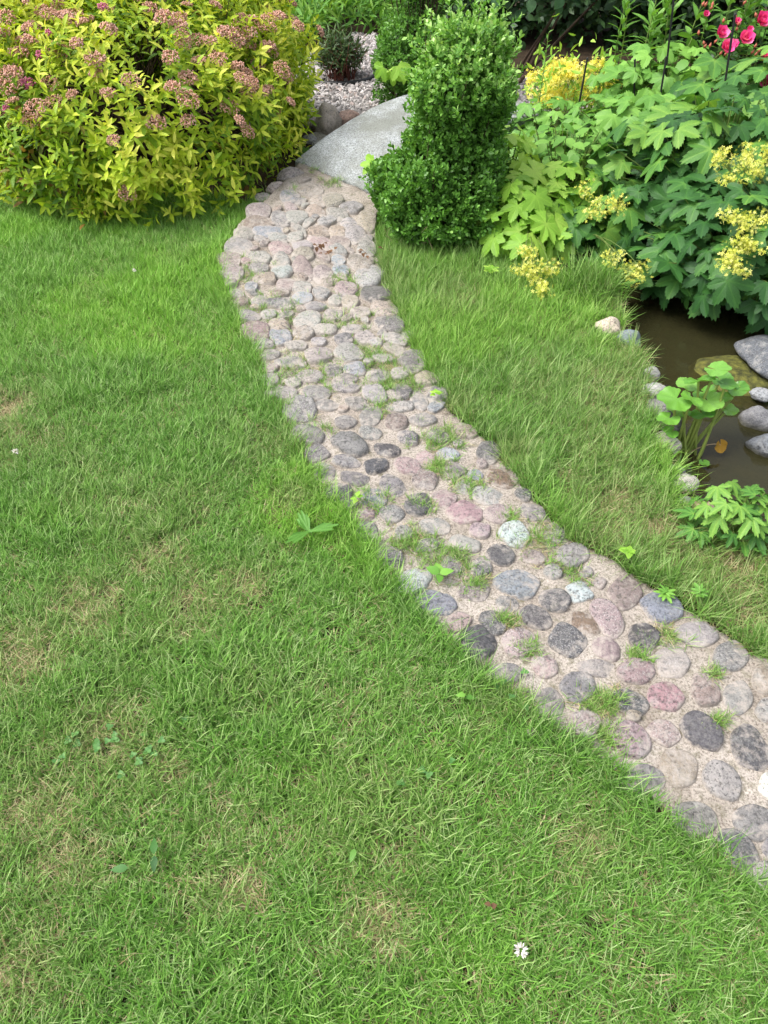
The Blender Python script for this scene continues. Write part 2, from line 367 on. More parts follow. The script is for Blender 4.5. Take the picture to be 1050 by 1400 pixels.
# ------------------------------------------------------------------ cobbles of the path, read off the photograph
CL = dict(G=(.15,.145,.14), D=(.06,.06,.064), L=(.24,.23,.215), B=(.16,.18,.215), P=(.26,.195,.19), S=(.25,.16,.16), K=(.18,.14,.13),
          R=(.14,.095,.065), T=(.25,.205,.155), W=(.62,.60,.56), C=(.31,.345,.35), Y=(.27,.345,.42))
S7 = [(252,85,145,85,10,'B'),(108,105,105,65,0,'K'),(20,150,80,65,-20,'B'),(60,205,85,65,-20,'P'),(450,112,85,60,15,'C'),(372,137,105,65,15,'D'),(600,110,105,100,20,'K'),(710,160,130,90,20,'B'),(540,195,135,80,50,'P'),(467,208,105,62,35,'R'),(170,210,90,72,40,'D'),(310,188,115,66,20,'D'),(410,262,120,88,30,'D'),(255,270,110,92,10,'P'),(125,270,115,95,45,'D'),(658,250,105,78,20,'D'),(538,292,100,68,35,'P'),(825,243,130,72,10,'L'),(935,312,110,98,10,'G'),(340,345,90,72,30,'P'),(505,352,115,56,5,'L'),(630,362,110,88,10,'S'),(748,335,112,96,30,'L'),(850,415,115,82,65,'K'),(725,445,120,82,15,'S'),(210,370,110,66,0,'G'),(445,410,115,95,20,'G'),(350,470,95,95,20,'G'),(612,460,125,76,25,'D'),(957,447,112,82,85,'G'),(1045,385,100,80,80,'T'),(1050,485,75,70,0,'L'),(465,530,110,86,20,'P'),(720,560,110,72,20,'P'),(840,552,160,98,40,'D'),(610,577,165,96,35,'P'),(1000,610,160,106,50,'D'),(775,670,130,110,45,'T'),(905,710,145,102,50,'L'),(1055,730,80,60,90,'W'),(650,705,150,88,10,'G'),(622,506,55,36,20,'T'),(820,835,150,100,20,'G'),(1010,845,130,100,40,'G'),(960,940,165,92,52,'D'),(1095,930,130,100,30,'G'),(1130,820,110,90,10,'D'),(1140,560,120,90,30,'L'),(1150,680,110,90,60,'P'),(1060,1020,120,90,40,'L'),(1200,780,110,90,20,'G'),(1180,900,120,90,50,'T'),(1150,1010,120,90,10,'D'),(1130,440,110,80,20,'G'),(300,560,40,30,0,'T')]
S6 = [(233,40,85,44,0,'G'),(265,80,78,34,0,'G'),(110,40,105,40,0,'L'),(172,95,105,86,10,'G'),(330,20,88,30,0,'G'),(430,45,80,46,20,'L'),(515,35,80,56,0,'D'),(580,62,70,48,60,'G'),(645,45,70,55,0,'G'),(370,75,82,44,10,'G'),(515,85,88,38,0,'L'),(418,120,82,56,-35,'G'),(330,140,78,38,0,'G'),(205,180,105,58,10,'G'),(505,137,75,52,10,'K'),(592,130,85,42,0,'G'),(545,190,70,46,10,'D'),(648,185,78,42,10,'G'),(415,175,80,42,10,'G'),(345,212,122,64,22,'G'),(475,232,90,42,8,'D'),(235,245,78,52,0,'G'),(735,165,85,46,10,'T'),(820,240,88,68,10,'D'),(605,262,68,46,15,'S'),(545,288,98,56,15,'S'),(683,247,74,42,10,'C'),(435,287,92,50,-5,'D'),(335,272,94,46,10,'G'),(698,300,94,56,5,'G'),(605,335,84,60,10,'K'),(865,322,104,78,15,'R'),(260,310,74,58,10,'G'),(490,350,95,60,30,'G'),(365,330,98,46,10,'G'),(778,318,58,38,15,'B'),(940,382,60,44,15,'D'),(820,390,120,56,10,'L'),(735,360,70,44,10,'L'),(310,378,96,64,15,'D'),(425,400,95,74,-5,'B'),(580,418,96,76,10,'D'),(672,398,88,56,10,'P'),(740,445,118,70,10,'S'),(850,450,95,60,0,'P'),(970,445,98,56,15,'G'),(490,450,90,52,0,'G'),(400,452,58,48,0,'P'),(638,492,108,56,5,'G'),(530,518,62,50,0,'L'),(405,510,76,70,0,'G'),(790,505,80,48,0,'P'),(910,520,100,82,15,'C'),(1045,520,70,76,20,'G'),(742,552,112,50,8,'L'),(607,560,78,46,0,'G'),(862,592,100,72,15,'D'),(975,600,78,46,10,'K'),(480,600,104,76,10,'D'),(560,680,122,88,-15,'C'),(640,757,138,78,10,'B'),(695,625,78,66,10,'G'),(795,630,70,66,20,'D'),(1040,650,66,50,15,'G')]
S5 = [(410,80,105,44,5,'T'),(340,105,78,42,0,'B'),(450,125,58,36,0,'T'),(510,118,72,40,0,'T'),(585,145,78,34,0,'L'),(530,170,86,36,10,'L'),(645,197,74,56,0,'T'),(210,203,104,38,0,'R'),(155,243,78,40,0,'L'),(255,240,116,32,0,'B'),(300,185,76,42,10,'L'),(215,155,88,38,0,'K'),(365,180,84,36,0,'L'),(440,160,68,32,0,'T'),(575,210,66,32,0,'L'),(600,250,68,50,0,'L'),(645,310,70,60,0,'G'),(135,300,98,56,0,'L'),(100,355,88,46,0,'K'),(455,240,84,36,0,'T'),(525,240,58,36,0,'T'),(460,285,96,42,15,'P'),(540,282,76,44,0,'K'),(385,297,80,42,5,'L'),(300,310,78,42,0,'P'),(360,260,66,26,0,'L'),(215,350,82,38,0,'L'),(300,365,68,46,0,'L'),(390,340,86,36,0,'T'),(110,415,84,52,0,'P'),(185,470,48,32,0,'B'),(310,405,78,46,0,'C'),(390,400,84,52,30,'P'),(465,420,78,54,0,'P'),(240,437,78,36,0,'T'),(535,360,50,34,0,'Y'),(540,402,62,38,0,'Y'),(622,370,92,50,0,'T'),(655,430,108,70,0,'L'),(680,500,106,48,0,'D'),(325,460,70,46,0,'P'),(300,490,62,40,0,'R'),(390,515,72,40,0,'C'),(465,493,63,42,0,'L'),(388,474,70,38,0,'L'),(565,482,92,50,0,'P'),(580,528,62,46,0,'T'),(522,524,56,36,0,'L'),(310,535,112,38,0,'D'),(215,528,58,42,0,'L'),(150,528,58,32,0,'R'),(440,550,78,36,0,'L'),(620,572,76,40,0,'T'),(715,560,106,56,20,'T'),(740,615,106,58,15,'D'),(410,602,98,58,-8,'L'),(515,580,68,36,0,'L'),(180,590,76,36,10,'L'),(205,650,108,70,10,'S'),(290,625,78,46,0,'T'),(255,578,60,36,0,'L'),(300,668,78,54,0,'B'),(395,655,74,42,0,'T'),(480,640,84,36,0,'L'),(590,640,76,36,0,'L'),(555,680,64,38,0,'G'),(760,680,88,42,10,'L'),(808,665,38,28,0,'L'),(455,690,58,28,0,'L'),(360,704,74,34,0,'L'),(230,700,78,36,0,'G'),(640,675,68,36,0,'L'),(450,743,98,56,-5,'L'),(575,735,106,58,10,'L'),(710,755,74,28,0,'L'),(340,772,106,38,0,'G'),(830,770,98,80,20,'D'),(260,740,66,36,0,'G'),(515,800,72,46,10,'D'),(595,800,82,46,0,'B'),(420,825,106,42,0,'L'),(560,840,88,38,0,'G'),(690,825,88,46,0,'G'),(885,835,84,48,10,'T'),(260,840,66,46,0,'L'),(680,893,72,54,0,'L'),(350,850,60,36,0,'L')]
ST = [(600+a/2.333, 760+b/2.333, w/2.333, h/2.333, r, c) for a, b, w, h, r, c in S7] + \
     [(340+a/2.5, 520+b/2.5, w/2.5, h/2.5, r, c) for a, b, w, h, r, c in S6] + \
     [(280+a/2.917, 230+b/2.917, w/2.917, h/2.917, r, c) for a, b, w, h, r, c in S5] + \
     [(784,756,42,32,-10,'L'),(793,757,1,1,0,'x')]
def cobble(px, py, w, h, rot, code, me=None):
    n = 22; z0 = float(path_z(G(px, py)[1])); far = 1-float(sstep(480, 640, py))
    w *= 1.10+.13*far; h *= 1.12+.10*far; ph0 = random.uniform(0, 6.28); nk = random.randint(4, 6)
    sides = [(2*math.pi*(k+random.uniform(-.28, .28))/nk+ph0, random.uniform(.78, 1.0)) for k in range(nk)]
    o = []; bl = random.uniform(.6, 1.0)
    for k in range(n):
        t = 2*math.pi*k/n; c, q_ = math.cos(t), math.sin(t)
        rp = min([d/math.cos(t-a) for a, d in sides if math.cos(t-a) > .25]+[1.15])
        r = .94*(1-bl)+bl*min(rp, 1.12)
        u, v = w/2*c*r, h/2*q_*r; a = R(rot)
        o.append(G(px+u*math.cos(a)-v*math.sin(a), py+u*math.sin(a)+v*math.cos(a), z0+.010))
    for _ in range(1): o = [tuple((np.array(o[k-1])+3*np.array(o[k])+np.array(o[(k+1) % n]))/5) for k in range(n)]
    o = np.array(o); c0 = o.mean(0); o = o-c0
    size = min(np.ptp(o[:, 0]), np.ptp(o[:, 1])); hh = np.clip(size*.165, .011, .019)*random.uniform(.8, 1.25)*(1-.18*far)
    rings = [(1.05, -.02), (1.02, .001), (.96, .58*hh), (.86, .90*hh), (.62, hh), (.30, 1.02*hh)]
    cuts = [(random.uniform(0, 6.28), random.uniform(.06, .28), hh*random.uniform(.80, 1.1)) for _ in range(3)]
    tx, ty = random.uniform(-.12, .12), random.uniform(-.12, .12)
    V, T = [], []
    off = Vector((random.uniform(0, 99), random.uniform(0, 99), 0))
    for s, z in rings:
        for p in o:
            q = p*s; nz = mnoise.noise(Vector((q[0], q[1], 0))*44+off)*.36*hh+mnoise.noise(Vector((q[0], q[1], 0))*17+off)*.42*hh
            V.append((q[0], q[1], z+(nz if z > .003 else 0)+(tx*q[0]+ty*q[1])*(z > .003)))
    V.append((0, 0, hh*1.02))
    V = [(p[0], p[1], min([p[2]]+[z-(p[0]*math.cos(a)+p[1]*math.sin(a))*sl for a, sl, z in cuts])) for p in V]; lift = [p[2] for p in V]
    V = [(p[0], p[1], p[2]+float(path_z(c0[1]+p[1]))-z0+.008*far) for p in V]
    for r_ in range(len(rings)-1):
        for k in range(n):
            a, b = r_*n+k, r_*n+(k+1) % n; T += [(a, b, b+n), (a, b+n, a+n)]
    L0 = (len(rings)-1)*n
    for k in range(n): T.append((L0+k, L0+(k+1) % n, len(V)-1))
    ob = link('cobblestone', mesh('cobblestone', V, T, STONE, True, {'lift': lift}), path)
    ob.location = (c0[0], c0[1], z0)
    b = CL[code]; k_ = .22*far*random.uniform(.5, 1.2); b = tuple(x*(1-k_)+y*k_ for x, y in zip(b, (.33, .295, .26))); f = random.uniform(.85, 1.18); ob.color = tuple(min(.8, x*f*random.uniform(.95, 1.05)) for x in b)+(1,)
    return ob
for s in ST:
    if s[5] != 'x': cobble(*s)
# small stones wedged between the others
def px_size(x, y, r):
    a, b = proj(np.array([[x, y, .01]])); dep = y*math.cos(PITCH)+H*math.sin(PITCH)
    return float(a[0]), float(b[0]), 2*r*FPX/dep, 2*r*FPX/dep*math.sin(math.atan2(H, y))
occ = []
for s in ST:
    if s[5] == 'x': continue
    x0, y0 = G(s[0], s[1]); dep = y0*math.cos(PITCH)+H*math.sin(PITCH); wx = s[2]/FPX*dep; wy = s[3]/FPX*dep/math.sin(math.atan2(H, y0)); occ.append((x0, y0, (wx+wy)/4*1.05))
n_left = 298-len(occ); Pa = np.array(PATH); tries = 0
for rmin, rmax, ylo in ((.036, .055, 3.6), (.036, .055, .3), (.026, .038, .3), (.018, .027, .3)):
    for _ in range(5000):
        if n_left <= 0: break
        x0, y0 = random.uniform(Pa[:, 0].min(), Pa[:, 0].max()), random.uniform(ylo, 4.35)
        r = random.uniform(rmin, rmax); one = (np.array([x0]), np.array([y0]))
        if min(math.hypot(x0-a, y0-b)-c for a, b, c in occ) < r*.90+.001: continue
        if not inside(*one, PATH)[0] or dist(*one, PATH)[0] < r*.6: continue
        a, b, w, h = px_size(x0, y0, r)
        if b > 1260 or a > 1120: continue
        occ.append((x0, y0, r)); n_left -= 1
        cobble(a, b, w*random.uniform(.8, 1.1), h*random.uniform(.8, 1.05), random.uniform(-30, 30), random.choice('GLLTPKGDTB' if b > 520 else 'LTTPLGTKLG'))
# where the path runs on out of the photograph: more of the same, one joined part
outer = []
for _ in range(4000):
    x0, y0 = random.uniform(.85, 1.75), random.uniform(-.1, 1.2); r = random.uniform(.05, .08); one = (np.array([x0]), np.array([y0]))
    if len(outer) > 60 or not inside(*one, PATH)[0] or min(math.hypot(x0-a, y0-b)-c for a, b, c in occ) < r*.95: continue
    a, b, w, h = px_size(x0, y0, r)
    if a < 1100 and b < 1420: continue
    occ.append((x0, y0, r)); outer.append(cobble(a, b, w, h, random.uniform(-30, 30), random.choice('GLDPKG')))
if outer:
    VV, TT, LL, o_ = [], [], [], 0
    for ob in outer:
        me = ob.data; v = np.array([tuple(q.co+ob.location) for q in me.vertices]); VV.append(v); TT.append(np.array([tuple(p.vertices) for p in me.polygons])+o_); o_ += len(v)
        LL += [q.value for q in me.attributes['lift'].data]; bpy.data.objects.remove(ob)
    tag(link('outer_cobblestones', mesh('outer_cobblestones', np.concatenate(VV), np.concatenate(TT), STONE, True, {'lift': LL}), path), kind='stuff').color = (.16, .15, .145, 1)
print('cobbles', len(occ))

# ------------------------------------------------------------------ stone bridge
def make_bridge():
    root = empty('stone_bridge', (-.245, 4.03, 0), 'pale arched granite slab bridging the stream beyond the cobbled path', 'footbridge')
    a = np.array([-.50, 4.29]); wv = np.array([.53, -.525]); lv = nrm(np.array([.70, .715]))*1.72
    nu, nv = 12, 28; V = []; T = []
    def pt(u, v, top):
        p = a+wv*u+lv*v; e = .012*(mnoise.noise(Vector((u*4, v*9, 3)))); z = .075+.155*math.sin(math.pi*v)**.9+.003*mnoise.noise(Vector((u*30, v*60, 1)))
        return (p[0]+e, p[1]+e, z if top else z-.15-.01)
    for top in (1, 0):
        for i in range(nv+1):
            for j in range(nu+1): V.append(pt(j/nu, i/nv, top))
    n = nu+1; o = n*(nv+1)
    for i in range(nv):
        for j in range(nu):
            q = i*n+j; T += [(q, q+1, q+n+1, q+n), (o+q, o+q+n, o+q+n+1, o+q+1)]
    for i in range(nv):
        q = i*n; T.append((q, q+n, o+q+n, o+q)); q = i*n+nu; T.append((q, o+q, o+q+n, q+n))
    for j in range(nu):
        q = j; T.append((q, o+q, o+q+1, q+1)); q = nv*n+j; T.append((q, q+1, o+q+1, o+q))
    ob = link('slab', mesh('slab', V, T, SLAB, False)); rel(ob, root)
    bv = ob.modifiers.new('edge', 'BEVEL'); bv.width = .01; bv.segments = 2; bv.limit_method = 'ANGLE'; bv.angle_limit = R(50)
make_bridge()

# ------------------------------------------------------------------ rocks
ROCKS = []
def rock(px, py, wpx, hk, z, col, label, flat=.6, name='rock', cat='rock', group='rocks along the stream', seed=0, rot=None, asp=1.3, y=None):
    x0, y0 = G(px, py, z); dep = y0*math.cos(PITCH)-(z-H)*math.sin(PITCH); w = wpx/FPX*dep
    bm = bmesh.new(); bmesh.ops.create_icosphere(bm, subdivisions=4, radius=1)
    off = Vector((seed*3.7, seed*1.3, 5)); sx, sy, sz = w/2, w/2*(hk if hk else 1/asp), w/2*flat
    for v in bm.verts:
        c = v.co.copy(); d = 1+.22*mnoise.noise(c*1.1+off)+.09*mnoise.noise(c*2.6+off)+.03*mnoise.noise(c*7+off)
        c = c*d; m_ = max(abs(c.x), abs(c.y), abs(c.z)); c = c*(.9+.12*m_)
        v.co = (c.x*sx, c.y*sy, c.z*sz)
    me = bpy.data.meshes.new(name); bm.to_mesh(me); bm.free(); me.materials.append(ROCK)
    for p in me.polygons: p.use_smooth = True
    o = link(name, me); o.location = (x0, y0, z); ROCKS.append((x0, y0, w/2)); o.rotation_euler = (0, 0, random.uniform(-.4, .4) if rot is None else rot)
    o.color = (*col, 1); tag(o, label, cat, group); return o
g_ = 'stones set along the pond edge'
rock(831,448,36,.9,.01,(.52,.44,.34),'smooth beige round stone at the pond edge, beside the long grass',.75,group=g_,seed=1)
rock(858,467,38,.85,-.02,(.16,.20,.21),'grey pitted stone touching the beige one, wet at the waterline',.75,group=g_,seed=2)
rock(889,512,26,.9,-.01,(.36,.35,.33),'small pale grey stone half under overhanging grass',.8,group=g_,seed=3)
rock(893,534,34,.8,-.01,(.40,.39,.37),'light flat stone above the big mottled rock on the bank',.6,group=g_,seed=4)
rock(905,572,56,1.1,-.04,(.19,.18,.18),'large dark mottled rock behind the water plant stems',.8,group=g_,seed=5)
rock(908,606,42,.8,-.03,(.46,.42,.36),'pale wedge of rock at the foot of the water plant',.7,group=g_,seed=6)
rock(936,664,38,.9,-.02,(.48,.44,.39),'smooth whitish round stone below the water plant',.7,group=g_,seed=7,rot=.3)
rock(922,645,28,.9,-.03,(.25,.24,.22),'little dark stone tucked above the whitish one',.7,group=g_,seed=17)
rock(935,688,28,.8,-.02,(.28,.28,.28),'small grey stone in the grass next to the whitish one',.6,group=g_,seed=8)
rock(960,697,40,.6,-.02,(.36,.26,.17),'brown stone behind the serrated leafy plant',.6,group=g_,seed=9,rot=-.3)
g2 = 'stones standing in the pond'
rock(1036,574,46,.85,-.12,(.15,.15,.16),'rounded dark grey rock standing in the water, the upper of two',.75,group=g2,seed=10)
rock(1050,612,48,.8,-.12,(.17,.18,.195),'rounded grey rock in the water, the lower of two',.75,group=g2,seed=11)
rock(1042,540,32,.7,-.10,(.26,.27,.28),'small pale flat stone on the mossy ledge',.5,group=g2,seed=12)
rock(1066,490,96,1.2,-.085,(.085,.095,.11),'big smooth slate-grey boulder beside the large leaves',.36,group=g2,seed=13,rot=.6)
led = rock(1008,520,125,.9,-.150,(.22,.19,.03),'mossy yellow-green ledge just under the water',.22,group=g2,seed=14)
MOSS = plain('yellow_moss', (.135,.135,.028), (.030,.032,.012), .9, 34, .2, .8, 90); led.data.materials[0] = MOSS
rock(760,335,18,.8,.02,(.5,.5,.5),'little pale stone lying among the small leaves',.6,seed=31)
g3 = 'rocks at the head of the stream'
rock(448,170,38,1.0,.06,(.36,.30,.24),'upright tan boulder with a dark hollow at the stream head',1.3,group=g3,seed=15)
rock(478,166,34,.8,.05,(.30,.20,.155),'rounded reddish brown rock next to the bridge slab',.8,group=g3,seed=16)
rock(425,164,26,.9,.03,(.48,.40,.36),'pinkish rock partly under the spirea leaves',.9,group=g3,seed=18)
rock(452,190,62,.6,-.01,(.30,.28,.22),'long flat mossy rock shelf below the upright boulder',.35,group=g3,seed=19,rot=.15)
rock(424,192,20,.8,.0,(.36,.35,.33),'small round grey stone on the far side of the bridge corner',.8,group=g3,seed=20)
rock(435,199,16,.8,.0,(.42,.41,.38),'smaller pale stone against the bridge edge',.8,group=g3,seed=21)
g4 = 'stones edging the path end'
rock(398,244,38,.8,.05,(.27,.23,.21),'brownish grey stone wedged between bush and bridge corner',.7,group=g4,seed=22)
rock(378,258,30,.8,.04,(.38,.31,.28),'pinkish brown stone under the overhanging spirea',.6,group=g4,seed=23)
rock(362,272,26,.8,.03,(.30,.27,.25),'dark stone beside the spirea where the path widens',.5,group=g4,seed=24)

# ------------------------------------------------------------------ leaves: templates
def t_lance(w=.16, fold=.10, droop=.22, rows=(0, .2, .45, .72, 1)):
    """pointed leaf along +Y, length 1"""
    V = []; T = []
    for i, t in enumerate(rows):
        ww = w*math.sin(math.pi*min(1, t*.92+.06))**.9 if 0 < t < 1 else .012; z = -droop*t*t
        V += [(-ww, t, z+fold*ww/w*.6), (0, t, z), (ww, t, z+fold*ww/w*.6)]
    for i in range(len(rows)-1):
        a = i*3; T += [(a, a+1, a+4), (a, a+4, a+3), (a+1, a+2, a+5), (a+1, a+5, a+4)]
    return np.array(V), np.array(T)
def t_oval(w=.30, fold=.06):
    V = [(0, 0, 0), (-w, .45, fold), (0, .5, -.01), (w, .45, fold), (0, 1, -.08), (-w*.75, .78, fold*.6), (w*.75, .78, fold*.6)]
    T = [(0, 2, 1), (0, 3, 2), (1, 2, 5), (2, 3, 6), (2, 4, 5), (2, 6, 4)]
    return np.array(V), np.array(T)
def t_lobed(angles=(0, 52, 105, -52, -105), lens=(1, .92, .66, .92, .66), width=24, notch=.42, teeth=5, tooth=.07, droop=.30, n=66, back=150, cup=.06):
    """palmate leaf, petiole at the origin, middle lobe along +Y"""
    V = [(0, 0, 0)]; ths = np.linspace(-R(back), R(back), n); out = []; vein = [.3]
    for th in ths:
        r = notch
        for a, l in zip(angles, lens):
            d = abs(math.degrees(th)-a)/width
            if d < 1.6: r = max(r, l*(1-.62*d**1.5) if d <= 1 else 0)
        saw = ((math.degrees(th)/360*teeth*9) % 1)
        r *= 1-tooth*(abs(saw-.5)*2); out.append(r)
    for ring in (.45, .78, 1.0):
        for th, r in zip(ths, out):
            ph = min(abs(math.degrees(th)-a) for a in angles)/width
            rr = r*ring; z = -droop*rr*rr*.75+cup*rr*(min(ph, 1.2))-.02*rr+.015*math.sin(ph*9+rr*14)*rr
            V.append((math.sin(th)*rr, math.cos(th)*rr, z)); vein.append(.20*max(0, 1-ph*width/4.5)-.08*min(1, ph)+.03)
    T = []
    for k in range(n-1): T.append((0, 1+k+1, 1+k))
    for g in range(2):
        for k in range(n-1):
            a = 1+g*n+k; T += [(a, a+1, a+n+1), (a, a+n+1, a+n)]
    return np.array(V), np.array(T), np.array(vein)
def t_round(n=60, cup=.16, wave=.07):
    """kidney-shaped cupped leaf with a notch at the petiole"""
    V = [(0, 0, 0)]; ths = np.linspace(-R(168), R(168), n)
    for ring in (.5, 1.0):
        for i, th in enumerate(ths):
            r = ring*(.60+.05*math.cos(th))*(1+(.03*math.sin(i*2.1) if ring == 1 else 0))
            V.append((math.sin(th)*r, math.cos(th)*r+.08*ring, cup*r*r*1.2+wave*math.sin(3*th+1)*ring*ring+.03*math.sin(7*th)*ring*ring))
    T = []
    for k in range(n-1): T.append((0, 1+k+1, 1+k))
    for k in range(n-1):
        a = 1+k; T += [(a, a+1, a+n+1), (a, a+n+1, a+n)]
    return np.array(V), np.array(T)
def t_ovate(w=.34, n=9, tooth=.05, droop=.25, fold=.12):
    V = []; T = []
    for i in range(n):
        t = i/(n-1); ww = w*(math.sin(math.pi*t**.75)**.85 if 0 < t < 1 else 0.01)*(1-tooth*(i % 2)*2); z = -droop*t*t
        V += [(-ww, t, z+fold*ww), (0, t, z), (ww, t, z+fold*ww)]
    for i in range(n-1):
        a = i*3; T += [(a, a+1, a+4), (a, a+4, a+3), (a+1, a+2, a+5), (a+1, a+5, a+4)]
    return np.array(V), np.array(T)
def t_blob():
    V = np.array([(1, 0, 0), (-1, 0, 0), (0, 1, 0), (0, -1, 0), (0, 0, 1), (0, 0, -1)], float)
    T = np.array([(0, 2, 4), (2, 1, 4), (1, 3, 4), (3, 0, 4), (2, 0, 5), (1, 2, 5), (3, 1, 5), (0, 3, 5)])
    return V, T

def scatter(name, tmpl, P, Rm, S, tone, mat, parent, kind='stuff'):
    """many leaves as one mesh (the rest of the foliage, past what can be picked apart)"""
    V, T = tmpl[:2]; n = len(P); m = len(V); vn = tmpl[2] if len(tmpl) > 2 else np.zeros(m)
    W = np.einsum('nij,mj->nmi', Rm, V)*np.asarray(S)[:, None, None]+P[:, None, :]
    TT = (T[None]+(np.arange(n)*m)[:, None, None]).reshape(-1, 3)
    o = link(name, mesh(name, W.reshape(-1, 3), TT, mat, True, {'tone': np.clip(np.repeat(tone, m)+np.tile(vn, n), 0, 1)}))
    rel(o, parent)
    if kind: o['kind'] = kind
    return o
def toned(name, tmpl, mat, k=5):
    return [mesh(name, tmpl[0], tmpl[1], mat, True, {'tone': np.clip((i+.5)/k+(tmpl[2] if len(tmpl) > 2 else 0)+np.zeros(len(tmpl[0])), 0, 1)}) for i in range(k)]
def pieces(name, meshes, P, Rm, S, tone, parent):
    """leaves one can pick apart: one object each, mesh data shared"""
    k = len(meshes); inv = Vector(parent.location)
    for p, r, s, t in zip(P, Rm, S, tone):
        o = bpy.data.objects.new(name, meshes[min(k-1, max(0, int(t*k)))]); COL.objects.link(o); o.parent = parent
        M = Matrix([[*r[0], 0], [*r[1], 0], [*r[2], 0], [0, 0, 0, 1]])@Matrix.Scale(float(s), 4)
        M.translation = Vector(p)-inv; o.matrix_local = M
def pick(P, Nn, n, S=None, margin=0):
    """indices of the n leaves that show largest in the photograph"""
    px, py = proj(P); v = np.array([0, 0, H])-P; d = np.linalg.norm(v, axis=1); f = np.abs((nrm(v)*Nn).sum(1))
    ok = (px > -margin) & (px < 1050+margin) & (py > -margin) & (py < 1400)
    sc = np.where(ok, f/d**2*(1 if S is None else np.asarray(S)**2), -1)
    return np.argsort(-sc)[:n]

# ------------------------------------------------------------------ shrubs made of leafy shoots
def blob_points(blobs, n):
    """points and outward directions on a union of ellipsoids [(c, r)]"""
    A_ = np.array([(r[0]*r[1]+r[0]*r[2]+r[1]*r[2]) for c, r in blobs]); w = A_/A_.sum(); P, D = [], []
    for (c, r), f in zip(blobs, w):
        k = int(n*f*1.5)+10; d = randdir(k); c, r = np.array(c), np.array(r); p = c+d*r; nn = nrm(d/r)
        keep = np.ones(k, bool)
        for c2, r2 in blobs:
            if c2 is c or np.allclose(c2, c): continue
            q = (p-np.array(c2))/np.array(r2); keep &= (q*q).sum(1) > .8
        P.append(p[keep]); D.append(nn[keep])
    P, D = np.concatenate(P), np.concatenate(D); i = rng.permutation(len(P))[:n]
    return P[i], D[i]
def shoots(P, D, up, nl, length, spread, droop, jit=.25):
    """leaves round shoot axes ending at P; returns leaf pos, dir, normal, axis fraction"""
    n = len(P); ax = nrm(D*(1-up)+np.array([0, 0, up])+rng.normal(size=(n, 3))*jit)
    ref = randdir(n); u = nrm(np.cross(ax, ref)); v = np.cross(ax, u)
    LP, LD, LN, LT = [], [], [], []
    for k in range(nl):
        t = (k+.5)/nl; ang = k*2.4+rng.uniform(-.4, .4, n); rad = u*np.cos(ang)[:, None]+v*np.sin(ang)[:, None]
        sp = spread*(1-.45*t)+rng.normal(size=n)*.12
        d = ax*np.cos(sp)[:, None]+rad*np.sin(sp)[:, None]+np.array([0, 0, -droop])*(1-t)
        d = nrm(d); nn = ax-d*(ax*d).sum(1, keepdims=True)+rng.normal(size=(n, 3))*.15
        LP.append(P-ax*(length*(1-t))); LD.append(d); LN.append(nn); LT.append(np.full(n, t))
    return np.concatenate(LP), np.concatenate(LD), np.concatenate(LN), np.concatenate(LT), ax
def rough_shell(P, D, amp, sc, seed):
    k = np.array([mnoise.noise(Vector(p)*sc+Vector((seed, seed*2, 0))) for p in P])
    return P+D*(k*amp)[:, None]
def stems_to(root_xy, P, r0=.006, r1=.002, z0=0, k=4, every=1, sag=.02, spread=.1):
    L = []
    for p in P[::every]:
        b = np.array([root_xy[0]+random.uniform(-spread, spread), root_xy[1]+random.uniform(-spread, spread), z0])
        L.append(tube(bend(b, p, sag, 5, rng.normal(size=3)*.02), r0, r1, k))
    return join(L)
BARK = plain('twig_bark', (.09, .06, .04), (.04, .028, .02), .85, 60, .2)
STEMG = plain('green_stem', (.16, .22, .05), (.10, .15, .035), .6, 30, .3)

# ---- golden spirea, the big bush by the lawn
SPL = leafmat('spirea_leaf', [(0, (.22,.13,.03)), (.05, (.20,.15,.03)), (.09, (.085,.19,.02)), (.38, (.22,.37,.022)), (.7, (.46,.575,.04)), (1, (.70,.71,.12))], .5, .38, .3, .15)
SPF = leafmat('spirea_flower', [(0, (.42,.22,.14)), (.5, (.60,.34,.24)), (.85, (.68,.42,.33)), (1, (.72,.46,.42))], .85, .1, .1, .3)
SPP = leafmat('spirea_flower_pink', [(0, (.45,.10,.18)), (1, (.68,.24,.36))], .8, .15, .1, .2)
def corymb(name, mat, r, n, seed):
    rr = np.random.default_rng(seed); V, T, tone = [], [], []; bv, bt = t_blob(); o = 0
    for k in range(n):
        a = rr.uniform(0, 6.28); q = r*math.sqrt(rr.uniform(0, 1)); p = np.array([q*math.cos(a), q*math.sin(a)*.85, .010*(1-(q/r)**2)+rr.uniform(-.006, .008)])
        # sub-heads
        p[:2] += .006*np.round(p[:2]/.014)*.3
        V.append(bv*rr.uniform(.0028, .0052)+p); T.append(bt+o); o += 6; tone += [rr.uniform(0, 1)]*6
    return mesh(name, np.concatenate(V), np.concatenate(T), mat, False, {'tone': tone})
